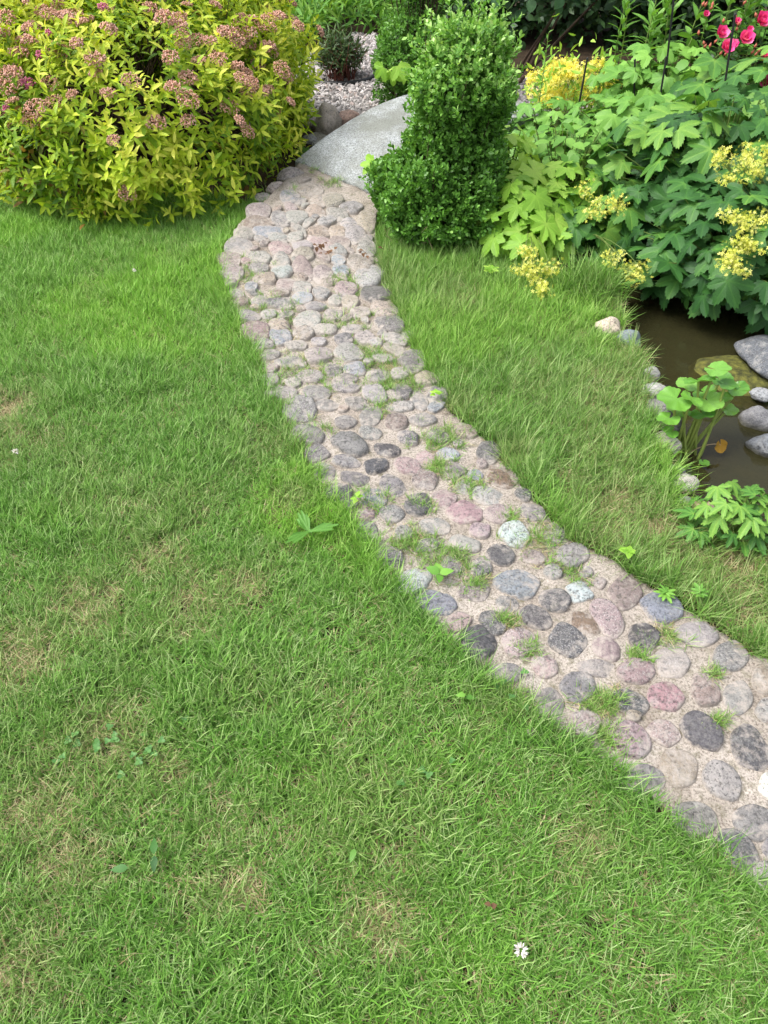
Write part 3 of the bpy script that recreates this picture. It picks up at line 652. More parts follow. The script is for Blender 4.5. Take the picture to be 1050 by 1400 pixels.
def make_spirea():
    c = (-1.36, 4.62, 0)
    root = empty('spirea_bush', c, 'big golden-leaved spirea bush with dusky pink flower heads beside the lawn', 'bush')
    blobs = [((-1.34, 4.52, .28), (.95, 1.07, .69)), ((-1.78, 4.66, .32), (.87, .92, .69)), ((-1.0, 4.85, .42), (.64, .75, .58)), ((-2.1, 4.9, .34), (.8, .8, .62))]
    P, D = blob_points(blobs, 4900); keep = P[:, 2] > .02; P, D = P[keep], D[keep]
    P = rough_shell(P, D, .10, 3.2, 4); P -= D*rng.uniform(0, .16, len(P))[:, None]**1
    LP, LD, LN, LT, ax = shoots(P, D, .42, 11, .15, 1.25, .25)
    hgt = np.clip((LP[:, 2])/.9, 0, 1)
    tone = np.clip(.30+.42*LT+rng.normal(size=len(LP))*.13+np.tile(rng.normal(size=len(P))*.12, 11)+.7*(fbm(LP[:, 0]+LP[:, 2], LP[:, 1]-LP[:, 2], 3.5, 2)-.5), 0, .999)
    S = rng.uniform(.046, .080, len(LP))*(1-.25*LT); F = frames(LD, LN); tm = t_lance(.17, .10, .25)
    dpt = np.concatenate([np.zeros(len(P))]*11); sel = pick(LP, F[:, :, 2], 300, S)
    m = np.ones(len(LP), bool); m[sel] = False
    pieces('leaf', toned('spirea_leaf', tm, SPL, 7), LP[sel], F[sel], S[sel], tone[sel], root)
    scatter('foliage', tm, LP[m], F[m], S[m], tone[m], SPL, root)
    V, T = stems_to((c[0], c[1]), P[:260]*1.0, .007, .002, .0, 4, 1, .03, .35)
    rel(link('stems', mesh('stems', V, T, BARK)), root)
    # flower heads at shoot tips, mostly on the upper side
    heads = [corymb('flower_head', SPF, random.uniform(.034, .054), 150, i) for i in range(4)] + [corymb('flower_head', SPP, .024, 70, 9)]
    tips = P+ax*.025; score = rng.uniform(0, 1, len(P)); ok = (D[:, 2] > .15) & (tips[:, 1] < 5.2)
    lowok = (D[:, 2] > -.4) & (score < .07) & (D[:, 1] < .2)
    idx = np.where((ok & (score < .12+1.5*np.clip(D[:, 2]-.12, 0, 1))) | lowok)[0]
    px, py = proj(tips[idx]); vis = (px > -80) & (px < 560) & (py > -140) & (D[idx, 1] < .55); idx = idx[vis]
    chosen = []
    for i in idx:
        if all(np.linalg.norm(tips[i]-tips[j]) > .058 for j in chosen): chosen.append(i)
    for i in chosen[:280]:
        pk = random.random() < .06
        o = link('flower_head', heads[4] if pk else heads[random.randrange(4)], root)
        n = Vector(nrm(ax[i]+np.array([0, -.1, .35]))); o.rotation_mode = 'QUATERNION'; o.rotation_quaternion = n.to_track_quat('Z', 'Y')
        s = random.uniform(.75, 1.25); o.scale = (s, s, s*1.1); o.location = Vector(tips[i]+ax[i]*.012)-root.location
        if pk: o['label'] = 'fresh bright pink flower head'
    print('spirea heads', len(chosen))
make_spirea()

# ---- clipped box
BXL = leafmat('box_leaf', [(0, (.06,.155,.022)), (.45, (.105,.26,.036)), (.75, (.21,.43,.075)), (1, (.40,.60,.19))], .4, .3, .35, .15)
DRY = plain('dry_twig', (.36, .28, .18), (.2, .15, .09), .9, 50, .1)
def make_box(name, blobs, label, n, seed, leaf, tipz, nl=9, twigs=True, base=None):
    c = Vector(base); root = empty(name, c, label, 'boxwood', 'clipped boxwoods')
    P, D = blob_points(blobs, n); keep = P[:, 2] > .03; P, D = P[keep], D[keep]
    P = rough_shell(P, D, .085, 6.5, seed); P = rough_shell(P, D, .035, 14, seed+9); P -= D*(rng.uniform(0, 1, len(P))**1.5*.09)[:, None]
    P += (D*.5+np.array([0, 0, .5]))*(rng.exponential(.014, len(P))*(1+2.2*sstep(tipz-.2, tipz+.1, P[:, 2])))[:, None]
    LP, LD, LN, LT, ax = shoots(P, D, .42, nl, .055, 1.0, .0, .3)
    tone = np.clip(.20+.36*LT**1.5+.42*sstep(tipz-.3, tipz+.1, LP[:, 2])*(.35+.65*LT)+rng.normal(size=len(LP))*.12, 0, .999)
    S = rng.uniform(.75, 1.2, len(LP))*leaf; F = frames(LD, LN)
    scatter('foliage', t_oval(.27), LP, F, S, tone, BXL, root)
    V, T = stems_to((c.x, c.y), P[:160], .006, .0015, 0, 4, 1, .0, .05); rel(link('stems', mesh('stems', V, T, BARK)), root)
    if twigs:
        L = []
        for k in range(46):
            a = random.uniform(-2.9, .2); r = random.uniform(.20, .31); p = np.array([c.x+r*math.cos(a), c.y+r*math.sin(a)*.9, random.uniform(.0, .16)])
            L.append(tube(bend(p, p+np.array([random.uniform(-.05, .05), random.uniform(-.05, .02), random.uniform(-.07, .06)]), .01, 4), .0022, .001, 3))
        V, T = join(L); tag(rel(link('dry_twigs', mesh('dry_twigs', V, T, DRY)), root), kind='stuff')
    return root
make_box('clipped_boxwood', [((.27, 3.56, .20), (.315, .30, .25)), ((.315, 3.57, .44), (.215, .22, .20)), ((.355, 3.55, .62), (.218, .22, .185)), ((.362, 3.55, .74), (.155, .16, .13))],
         'rounded boxwood topiary with pale new tips in front of the bridge', 7600, 3, 0.0235, .74, 9, True, (.27, 3.56, 0))
make_box('clipped_boxwood', [((.20, 5.45, .28), (.27, .27, .30)), ((.24, 5.5, .78), (.25, .25, .22))],
         'darker two-tier boxwood topiary standing behind the bridge by the gravel', 3600, 12, .024, 1.15, 8, False, (.22, 5.45, 0))

# ------------------------------------------------------------------ big-leaved perennials
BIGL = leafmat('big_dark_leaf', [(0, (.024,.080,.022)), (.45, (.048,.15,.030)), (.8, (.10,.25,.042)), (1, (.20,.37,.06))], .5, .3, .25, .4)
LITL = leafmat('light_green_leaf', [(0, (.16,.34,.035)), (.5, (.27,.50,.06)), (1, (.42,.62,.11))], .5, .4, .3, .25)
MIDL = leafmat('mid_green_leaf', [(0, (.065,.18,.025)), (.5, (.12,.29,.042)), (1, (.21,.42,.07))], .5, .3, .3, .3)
LOB = t_lobed(width=31, notch=.50, teeth=6.2, tooth=.13, n=130, cup=.10, droop=.22); LOBB = t_lobed((0, 48, 100, -55, -108), (1, .88, .70, .96, .60), 32, .47, 5.6, .15, .50, 130, 146, .13)
LOBC = t_lobed((5, 60, 118, -50, -100), (1, .95, .62, .9, .72), 33, .52, 5.1, .14, .34, 130, 150, .05)
LOB2 = t_lobed((0, 58, -58), (1, .95, .95), 37, .42, 6, .13, .38, 110, 114, .10); LOB2B = t_lobed((3, 52, -64), (1, .85, 1), 38, .46, 5.3, .14, .22, 110, 118, .14); LOB7 = t_lobed((0, 42, 84, 126, -42, -84, -126), (1, .96, .88, .72, .96, .88, .72), 27, .62, 5, .13, .15, 120, 165, .12)
OVA = t_ovate(); RND = t_round()
def best(cands, n, mind):
    out = []
    for i, p in enumerate(cands):
        if all((p[0]-q[0])**2+(p[1]-q[1])**2+(p[2]-q[2])**2 > mind*mind for q in out): out.append(p); 
        if len(out) >= n: break
    return np.array(out)
def leafy(name, c, r, n, tmpls, size, mat, label, cat='plant', group=None, mind=.07, tone=(.2, .85), inner=1.0, zmin=.0, flat=.8, droop=.25, petiole=True, base=None, parent=None, up_tone=.25):
    """a leafy perennial: leaves over a dome, petioles back to the crown, darker leaves deeper in"""
    c = np.array(c, float); r = np.array(r, float)
    root = parent or empty(name, (c[0], c[1], float(gz(c[0], c[1])[0]) if base is None else base), label, cat, group)
    d = randdir(n*14); d = d[(d[:, 2] > -.45) & (d[:, 1] < .75)]; p = c+d*r*rng.uniform(.86, 1.06, len(d))[:, None]; p = p[p[:, 2] > zmin]
    p = best(p, n, mind); d = nrm((p-c)/r); k = len(p)
    nn = nrm(d*.55+np.array([0, -.12, flat])+rng.normal(size=(k, 3))*.32)
    h = d*np.array([1, 1, 0])+rng.normal(size=(k, 3))*.45-np.array([0, 0, droop])
    ld = nrm(h-nn*(h*nn).sum(1, keepdims=True)); S = rng.uniform(size[0], size[1], k)
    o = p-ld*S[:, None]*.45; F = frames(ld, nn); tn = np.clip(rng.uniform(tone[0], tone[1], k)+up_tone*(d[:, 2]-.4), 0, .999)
    w = rng.integers(0, len(tmpls), k)
    for j, tm in enumerate(tmpls):
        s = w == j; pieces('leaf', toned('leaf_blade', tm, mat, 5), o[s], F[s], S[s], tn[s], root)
    if inner:
        m = int(k*inner*1.35); d2 = randdir(m*3); d2 = d2[d2[:, 2] > -.3][:m]; p2 = c+d2*r*rng.uniform(.5, .84, len(d2))[:, None]; p2 = p2[p2[:, 2] > zmin]; d2 = nrm((p2-c)/r); q = len(p2)
        n2 = nrm(d2*.3+np.array([0, 0, 1])+rng.normal(size=(q, 3))*.3); l2 = d2+rng.normal(size=(q, 3))*.6; l2 = nrm(l2-n2*(l2*n2).sum(1, keepdims=True))
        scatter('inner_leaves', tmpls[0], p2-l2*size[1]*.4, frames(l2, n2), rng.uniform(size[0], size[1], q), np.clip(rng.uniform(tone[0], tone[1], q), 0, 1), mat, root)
    if petiole:
        L = []
        for i in range(k):
            b = np.array([c[0]+(o[i, 0]-c[0])*.25, c[1]+(o[i, 1]-c[1])*.25, min(o[i, 2], c[2])-r[2]*.35])
            L.append(tube(bend(b, o[i], .02, 5), .0035, .002, 4))
        V, T = join(L); rel(link('leaf_stalks', mesh('leaf_stalks', V, T, STEMG)), root)
    return root
big = 'big-leaved perennials by the pond'
leafy('big_leaved_plant', (1.62, 3.16, .10), (.50, .44, .34), 150, [LOB, LOB2, LOBB, LOBC], (.060, .130), BIGL, 'dark green lobed-leaf perennial overhanging the pond water', 'perennial', big, .066, (.0, .75), 1.0, -.10)
leafy('big_leaved_plant', (1.60, 3.62, .22), (.62, .42, .36), 150, [LOB, LOB2, LOBB, LOBC], (.065, .138), BIGL, 'tall lobed-leaf perennial behind the pond, leaves in stacked tiers', 'perennial', big, .07, (.0, .9), .9, .0)
leafy('big_leaved_plant', (2.05, 4.15, .32), (.62, .42, .32), 110, [LOB2, LOB, LOB2B, LOBC], (.08, .155), BIGL, 'pale broad-leaved perennial growing below the pink roses', 'perennial', big, .082, (.25, .9), .8, .05)
leafy('leafy_plant', (1.32, 4.15, .22), (.42, .36, .22), 115, [LOB2, LOB2B], (.055, .115), MIDL, 'mid green perennial around the black stakes behind the small-leaved patch', 'perennial', 'mid green perennials among the stakes', .06, (.1, .85), .8, .05)
leafy('leafy_plant', (1.62, 4.75, .30), (.42, .30, .24), 80, [LOB2, OVA, LOB2B], (.06, .12), MIDL, 'mid green perennial below the tall pointed stems', 'perennial', 'mid green perennials among the stakes', .08, (.35, .95), .8, .05)
leafy('small_leaved_plant', (.92, 3.86, .10), (.40, .42, .26), 230, [OVA], (.05, .085), MIDL, 'low mound of small pointed leaves right of the boxwood', 'perennial', None, .045, (.25, .9), 1.0, .0)
leafy('small_leaved_plant', (.95, 4.45, .12), (.36, .30, .22), 90, [OVA, LOB2], (.05, .09), MIDL, 'loose patch of small leaves in front of the golden flowers', 'perennial', None, .06, (.2, .8), 1.0, .02)
lm = "lady's mantles along the bed"
leafy('ladys_mantle', (.86, 3.60, .10), (.24, .24, .22), 44, [LOB7, LOB, LOBC], (.055, .095), LITL, 'smaller-leaved light green clump between the bright clump and the pond head', "lady's mantle", lm, .06, (.05, .7), .8, .01)
a1 = leafy('ladys_mantle', (.66, 3.46, .03), (.28, .28, .25), 66, [LOB7, LOB, LOBC], (.06, .115), LITL, 'light yellow-green lobed leaves between boxwood and grass, yellow spray in front', "lady's mantle", lm, .062, (.0, .85), .7, .01)
a2 = leafy('ladys_mantle', (.60, 3.72, .26), (.14, .13, .16), 16, [LOB], (.06, .10), LITL, 'small upright clump of bright lobed leaves against the boxwood side', "lady's mantle", lm, .06, (.5, .98), .4, .05)
a3 = leafy('ladys_mantle', (1.0, 3.44, .04), (.26, .22, .22), 34, [LOB7, LOB2], (.08, .14), BIGL, 'blue-green broad leaves with yellow sprays at the head of the pond', "lady's mantle", lm, .085, (.35, .95), .6, .0)

# ---- lady's mantle flower sprays
YEL = leafmat('yellow_spray', [(0, (.44,.50,.06)), (.5, (.70,.70,.13)), (1, (.84,.82,.30))], .7, .25, .2, .1)
GOLD = leafmat('golden_flower', [(0, (.74,.64,.07)), (.5, (.86,.78,.14)), (1, (.90,.86,.34))], .7, .25, .2, .1)
def star():
    V = [(0, 0, 0)]; T = []
    for k in range(5):
        a = 2*math.pi*k/5
        for da, r, z in ((-.35, .6, .12), (0, 1, .3), (.35, .6, .12)): V.append((r*math.cos(a+da), r*math.sin(a+da), z))
        b = 1+k*3; T += [(0, b, b+1), (0, b+1, b+2)]
    return np.array(V), np.array(T)
STAR = star()
def spray(parent, cs, rad, nper, mat, fs=.0070, stem_from=None, name='flower_spray'):
    """frothy flower sprays: each centre in cs one part of tiny stars on thin stalks"""
    for c in cs:
        c = np.array(c, float); n = int(nper*random.uniform(.75, 1.25)); sub = c+randdir(9)*rad*rng.uniform(.3, 1, (9, 1))*np.array([1.15, 1, .7])
        p = sub[rng.integers(0, 9, n)]+rng.normal(size=(n, 3))*rad*.22
        nn = nrm(rng.normal(size=(n, 3))+np.array([0, -.3, .8])); F = frames(randdir(n), nn)
        o = scatter(name, STAR, p, F, rng.uniform(.8, 1.4, n)*fs, rng.uniform(0, 1, n), mat, parent, kind='stuff')
        if stem_from is not None:
            L = [tube(bend(stem_from, c, .03, 6), .002, .0014, 4)]+[tube(bend(c-(c-np.array(stem_from))*.15, s, .01, 4), .0012, .0008, 3) for s in sub]
            V, T = join(L); rel(link('flower_stalk', mesh('flower_stalk', V, T, STEMG)), parent)
def atp(px, py, Y): return np.array(A(px, py, Y))
spray(a1, [atp(735, 384, 2.92), atp(712, 370, 2.96), atp(752, 366, 2.98), atp(718, 345, 3.05), atp(742, 396, 2.88), atp(728, 366, 2.95)], .048, 110, YEL, .0072, (.68, 3.4, .08))
spray(a3, [atp(858, 370, 2.98), atp(868, 382, 2.95), atp(838, 352, 3.02), atp(875, 366, 3.0)], .046, 95, YEL, .0068, (.95, 3.3, .1))
spray(a3, [atp(830, 276, 3.2), atp(845, 283, 3.2), atp(815, 288, 3.18), atp(805, 260, 3.25)], .05, 85, YEL, .0068, (.98, 3.4, .12))
a4 = empty('ladys_mantle', (1.75, 3.0, -.02), "lady's mantle with heavy yellow sprays hanging over the big dark leaves", "lady's mantle", lm)
spray(a4, [atp(985, 215, 3.15), atp(1010, 222, 3.12), atp(1035, 232, 3.1), atp(1000, 245, 3.1), atp(1045, 212, 3.15), atp(1025, 205, 3.2)], .05, 100, YEL, .0072, (1.75, 3.05, .1))
spray(a4, [atp(1000, 300, 2.85), atp(1025, 310, 2.83), atp(1045, 295, 2.88), atp(1005, 335, 2.78), atp(1030, 340, 2.78), atp(1005, 368, 2.72), atp(1000, 350, 2.75)], .052, 120, YEL, .0072, (1.72, 2.95, .05))

# ---- golden-flowered clump behind
def make_gold():
    root = empty('golden_flower_clump', (1.05, 5.0, 0), 'clump of bright golden yellow flowers before the dark hedge', 'flowering plant')
    cs = []
    for k in range(44):
        px = random.uniform(722, 842); py = random.uniform(84, 135)+abs(px-785)*.12; cs.append(atp(px, py, random.uniform(4.8, 5.25)))
    for c in cs:
        spray(root, [c], .058, 90, GOLD, .0105, None, 'flower_spray')
    L = [tube(bend((c[0]*.6+.42, 5.0+random.uniform(-.1, .1), 0), c, .02, 5), .003, .002, 4) for c in cs]; V, T = join(L)
    rel(link('stems', mesh('stems', V, T, STEMG)), root)
    n = 700; p = np.array([cs[i % 44] for i in range(n)])*np.array([1, 1, .8])+rng.normal(size=(n, 3))*np.array([.07, .07, .09]); p = p[p[:, 2] > .02]; n = len(p)
    scatter('foliage', t_lance(.14), p, frames(randdir(n)+np.array([0, 0, .3]), randdir(n)), rng.uniform(.04, .07, n), rng.uniform(.4, 1, n), LITL, root)
make_gold()

# ---- tall leafy stems with pointed leaves
def tall_stems(c, n, spread, hh, label, seed, group='tall pointed-leaf stems'):
    root = empty('tall_leafy_plant', (*c, 0), label, 'perennial', group); L = []; P, D, N, Tn = [], [], [], []
    for k in range(n):
        b = np.array([c[0]+random.uniform(-spread, spread), c[1]+random.uniform(-spread, spread)*.6, 0]); h = hh*random.uniform(.8, 1.08)
        t = b+np.array([random.uniform(-.08, .08), random.uniform(-.08, .05), h]); L.append(tube(bend(b, t, 0, 6, rng.normal(size=3)*.015), .005, .0025, 5))
        for j in range(13):
            f = .35+.65*j/12; a = j*1.57+random.uniform(-.3, .3); q = b+(t-b)*f
            for s in (0, math.pi):
                e = 1.15-.75*max(0, f-.6)/.4; d = np.array([math.cos(a+s)*math.sin(e), math.sin(a+s)*math.sin(e), math.cos(e)-.1])
                P.append(q); D.append(d); N.append(np.array([0, 0, 1.])+rng.normal(size=3)*.2); Tn.append(min(.99, .25+.5*f+random.uniform(-.15, .15)))
    V, T = join(L); rel(link('stems', mesh('stems', V, T, STEMG)), root)
    P, D, N, Tn = map(np.array, (P, D, N, Tn)); S = rng.uniform(.075, .12, len(P))*(1.05-.4*sstep(.85, 1, Tn))
    pieces('leaf', toned('pointed_leaf', t_lance(.15, .06, .25), MIDL, 5), P, frames(D, N), S, Tn, root)
tall_stems((1.92, 4.95), 9, .22, .82, 'group of tall stems with pointed leaves beside the roses', 1)
tall_stems((1.55, 5.1), 7, .17, .70, 'shorter pointed-leaf stems beside the golden flowers', 2)
tall_stems((2.35, 5.2), 8, .28, .95, 'tallest pointed-leaf stems behind the roses', 3)
def one_stem(px, py, Y, label):
    t = atp(px, py, Y); root = empty('budding_stem', (t[0], Y, 0), label, 'perennial'); b = np.array([t[0]-.02, Y, 0])
    V, T = tube(bend(b, t, 0, 6, np.array([.01, 0, 0])), .004, .002, 5); rel(link('stem', mesh('stem', V, T, STEMG)), root)
    P, D, N = [], [], []
    for j in range(22):
        f = .45+.55*j/21; a = j*2.4; P.append(b+(t-b)*f); D.append(np.array([math.cos(a), math.sin(a), .9])); N.append(np.array([0, 0, 1.]))
    P, D, N = map(np.array, (P, D, N)); pieces('leaf', toned('small_leaf', t_lance(.18), MIDL, 3), P, frames(D, N), np.linspace(.06, .03, 22), rng.uniform(.2, .9, 22), root)
one_stem(750, 45, 4.7, 'single slender budding stem rising above the golden flowers')
one_stem(828, 70, 4.9, 'pale bushy-tipped stem at the edge of the golden flowers')

# ---- roses
ROSE = leafmat('rose_petal', [(0, (.58,.025,.17)), (.5, (.78,.065,.30)), (1, (.86,.24,.46))], .5, .3, .3, .1)
ROSL = leafmat('rose_leaf', [(0, (.03,.075,.025)), (.6, (.055,.13,.035)), (1, (.11,.19,.05))], .4, .2, .45, .15)
BUD = plain('rose_bud', (.42, .09, .06), (.22, .10, .05), .6, 60)
PET = t_ovate(.62, 6, 0, -.35, .25)
def blossom(seed):
    rr = random.Random(seed); V, T, tn, o = [], [], [], 0
    for ring, (n, tilt, s) in enumerate(((6, .35, 1), (5, .75, .78), (5, 1.1, .55), (4, 1.35, .36))):
        for k in range(n):
            a = 2*math.pi*k/n+ring*.6+rr.uniform(-.2, .2); d = np.array([[math.cos(a)*math.cos(tilt), math.sin(a)*math.cos(tilt), math.sin(tilt)]])
            nn = np.array([[-math.cos(a)*math.sin(tilt), -math.sin(a)*math.sin(tilt), math.cos(tilt)]]); F = frames(d, nn)[0]
            V.append((PET[0]*s*rr.uniform(.9, 1.1))@F.T); T.append(PET[1]+o); o += len(PET[0]); tn += [rr.uniform(.1, 1)]*len(PET[0])
    return mesh('rose_blossom', np.concatenate(V), np.concatenate(T), ROSE, True, {'tone': tn})
def make_roses():
    root = empty('rose_bush', (2.55, 4.75, 0), 'rose bush covered in bright pink double roses behind the big leaves', 'rose bush')
    blobs = [((2.65, 4.85, .55), (.50, .40, .42)), ((2.95, 4.6, .5), (.5, .4, .4))]
    P, D = blob_points(blobs, 620); P -= D*(rng.uniform(0, 1, len(P))*.15)[:, None]
    LP, LD, LN, LT, ax = shoots(P, D, .4, 9, .14, 1.2, .2); n = len(LP); S = rng.uniform(.028, .045, n)
    scatter('foliage', t_ovate(.33, 5), LP, frames(LD, LN), S, np.clip(rng.normal(size=n)*.2+.4+.2*LT, 0, .99), ROSL, root)
    V, T = stems_to((2.65, 4.8), P[:90], .006, .002, 0, 4, 1, .0, .15); rel(link('stems', mesh('stems', V, T, BARK)), root)
    ms = [blossom(i) for i in range(3)]; cen = mesh('rose_centre', t_blob()[0]*np.array([.22, .22, .1])+np.array([0, 0, .16]), t_blob()[1], GOLD, True, {'tone': np.full(6, .6)})
    for px, py, wpx, Y in ((985, 47, 17, 4.5), (1018, 54, 19, 4.45), (992, 66, 18, 4.45), (1040, 30, 20, 4.5), (1007, 30, 9, 4.5), (1047, 113, 18, 4.1), (1002, 62, 12, 4.47), (1046, 78, 12, 4.4), (1070, 60, 19, 4.45), (1085, 95, 18, 4.3), (965, 20, 8, 4.6), (1025, 41, 8, 4.5)):
        o = link('rose_blossom', random.choice(ms), root); o.location = A(px, py, Y)-root.location
        s = wpx/FPX*4.2*.62; o.scale = (s, s, s); v = Vector((random.uniform(-.4, .3), -.75, .7)); o.rotation_mode = 'QUATERNION'; o.rotation_quaternion = v.to_track_quat('Z', 'Y')
        link('flower_centre', cen, o)
    bv, bt = t_blob(); bmh = mesh('rose_bud', bv*np.array([.009, .009, .016]), bt, BUD)
    for k in range(26):
        o = link('rose_bud', bmh, root); o.location = A(random.uniform(955, 1075), random.uniform(2, 75), random.uniform(4.4, 4.6))-root.location; o.rotation_euler = (random.uniform(-.5, .5), random.uniform(-.5, .5), 0)
make_roses()

# ---- black stakes
BLK = plain('black_steel', (.012, .012, .013), (.006, .006, .007), .45, 40, .4)
def stake(x0, y0, x1, y1, Y, label):
    a, b = atp(x0, y0, Y), atp(x1, y1, Y+.03); d = b-a; a = a-d*((a[2]+.05)/d[2]); root = empty('plant_stake', Vector(a), label, 'stake', 'thin black plant stakes')
    V, T = tube(np.stack([a, (a+b)/2, b]), .0055, .0055, 8); rel(link('rod', mesh('rod', V, T, BLK)), root)
    k = randdir(1)*0; bv, bt = t_blob(); rel(link('cap', mesh('cap', bv*.008+b, bt, BLK)), root)
for s in ((788,162,803,80,4.55,'thin black stake leaning in front of the golden flowers'),(867,135,868,82,4.6,'short black stake between golden flowers and pointed stems'),(902,135,911,78,4.45,'black stake at the foot of the tall pointed stems'),(908,120,921,0,4.6,'tall black stake among the pointed-leaf stems'),(992,108,1005,20,4.0,'black stake standing in front of the pink roses')):
    stake(*s)

# ---- background shrubs
DKL = leafmat('dark_shrub_leaf', [(0, (.012,.035,.012)), (.6, (.028,.07,.022)), (1, (.06,.125,.035))], .5, .15, .35, .2)
ROL = leafmat('round_shrub_leaf', [(0, (.035,.09,.04)), (.6, (.065,.15,.065)), (1, (.12,.22,.10))], .5, .2, .35, .2)
FRN = leafmat('fern_leaf', [(0, (.05,.15,.02)), (.6, (.10,.25,.035)), (1, (.20,.36,.05))], .6, .3, .3, .2)
def shrub(name, blobs, n, leaf, tm, mat, label, group, nl=8, up=.2, tone=(.5, .25), nst=26):
    c = blobs[0][0]; root = empty(name, (c[0], c[1], 0), label, 'shrub', group)
    P, D = blob_points(blobs, n); P = P[:]; k = P[:, 2] > .02; P, D = P[k], D[k]; P = rough_shell(P, D, .16, 2.3, len(label)); P -= D*(rng.uniform(0, 1, len(P))**1.3*.25)[:, None]
    LP, LD, LN, LT, ax = shoots(P, D, up, nl, leaf*3, 1.1, .2); m = len(LP)
    scatter('foliage', tm, LP, frames(LD, LN), rng.uniform(.7, 1.2, m)*leaf, np.clip(tone[0]+tone[1]*rng.normal(size=m)+.15*LT, 0, .99), mat, root)
    V, T = stems_to((c[0], c[1]+.3), P[:nst], .014, .004, 0, 5, 1, 0, .15); rel(link('branches', mesh('branches', V, T, BARK)), root)
    return root
dg = 'dark shrubs closing the garden'
shrub('dark_shrub', [((1.5, 7.25, .55), (1.15, .6, .85))], 2300, .065, t_ovate(.3, 5), DKL, 'dark evergreen shrub behind the golden flowers', dg)
shrub('dark_shrub', [((3.0, 6.9, .7), (1.0, .75, 1.0))], 2000, .065, t_ovate(.3, 5), DKL, 'dark shrub behind the tall pointed stems', dg)
shrub('dark_shrub', [((4.6, 6.6, .8), (1.1, .9, 1.0))], 1500, .07, t_ovate(.3, 5), DKL, 'dark shrub behind the rose bush', dg)
shrub('dark_shrub', [((.15, 9.0, .8), (.8, .6, 1.0))], 1400, .075, t_ovate(.3, 5), DKL, 'dark shrub far behind the gravel bed', dg)
shrub('dark_shrub', [((-2.4, 9.4, .9), (1.6, .8, 1.2))], 1600, .075, t_ovate(.3, 5), DKL, 'wide dark shrub beyond the spirea bush', dg)
shrub('dark_shrub', [((-5.2, 7.6, .9), (1.6, 1.2, 1.2))], 1500, .08, t_ovate(.3, 5), DKL, 'dark shrub at the far end of the lawn', dg)
shrub('round_leaved_shrub', [((.98, 5.75, .73), (.36, .26, .24)), ((1.40, 5.8, .78), (.42, .3, .27))], 420, .075, t_ovate(.45, 6, 0), ROL, 'round-leaved shrub with branches hanging over the dark hollow', None, 7, -.1, (.55, .22), 4)
shrub('round_leaved_shrub', [((3.1, 5.9, .75), (.7, .5, .5))], 700, .07, t_ovate(.4, 6, 0), ROL, 'grey-green shrub just behind the pink roses', None, 7, .1, (.5, .22))

# low feathery ground cover on the slope behind the gravel
def ground_cover():
    n = 5200; p = np.stack([rng.uniform(-1.7, .35, n), rng.uniform(6.7, 9.3, n), np.zeros(n)], -1); k = ~inside(p[:, 0], p[:, 1], GRAVEL); p = p[k]; n = len(p)
    hgt = .06+.36*fbm(p[:, 0], p[:, 1], 2.2, 8)**1.5; p[:, 2] = gz(p[:, 0], p[:, 1])+hgt*rng.uniform(.3, 1, n)
    d = nrm(rng.normal(size=(n, 3))+np.array([0, -.2, .5])); nn = nrm(np.array([0, 0, 1.])+rng.normal(size=(n, 3))*.4)
    root = empty('feathery_ground_cover', (-.6, 7.6, 0), 'bright feathery ground cover on the slope beyond the gravel', 'ground cover'); root['kind'] = 'stuff'
    scatter('foliage', t_lance(.10, .04, .3), p, frames(d, nn), rng.uniform(.08, .16, n), np.clip(rng.normal(size=n)*.2+.35+.5*fbm(p[:, 0], p[:, 1], 1.3, 5), 0, .99), FRN, root)
ground_cover()

# dark little shrub in the gravel with its ring
def make_ring_shrub():
    x0, y0 = G(467, 112); root = empty('narrow_leaved_shrub', (x0, y0, 0), 'small dark narrow-leaved shrub with reddish stems in the gravel', 'shrub')
    n = 260; d = randdir(n); d = d[d[:, 2] > -.2]; P = np.array([x0, y0, .16])+d*np.array([.20, .17, .20])*rng.uniform(.4, 1, (len(d), 1))
    LP, LD, LN, LT, ax = shoots(P, d, .5, 9, .10, 1.0, .05); m = len(LP)
    scatter('foliage', t_lance(.10, .05, .2), LP, frames(LD, LN), rng.uniform(.04, .065, m), np.clip(.35+.25*rng.normal(size=m)+.3*LT, 0, .99), leafmat('narrow_leaf', [(0, (.035,.05,.018)), (.5, (.05,.10,.03)), (1, (.12,.19,.06))], .5, .2, .35, .2), root)
    V, T = stems_to((x0, y0), P[:90], .004, .002, 0, 4, 1, 0, .1); rel(link('stems', mesh('stems', V, T, plain('reddish_stem', (.20,.06,.04), (.10,.04,.03)))), root)
    a = np.linspace(math.pi*1.0, math.pi*2.0, 20); pts = np.stack([x0-.02+.26*np.cos(a), y0+.06+.20*np.sin(a), np.full(20, .025)], -1)
    e = empty('bed_edging', (x0, y0-.15, 0), 'curved black plastic edging below the narrow-leaved shrub', 'edging', 'black plastic edging strips'); V, T = tube(pts, .018, .018, 8); rel(link('strip', mesh('strip', V, T, BLK)), e)
    P2 = [G(452, 152, .02), G(470, 158, .02), G(490, 160, .02), G(503, 166, .02), G(512, 170, .02)]
    e = empty('bed_edging', (*P2[2], 0), 'short black plastic edging above the reddish rock', 'edging', 'black plastic edging strips'); V, T = tube([(*p, .02) for p in P2], .016, .016, 8); rel(link('strip', mesh('strip', V, T, BLK)), e)
make_ring_shrub()

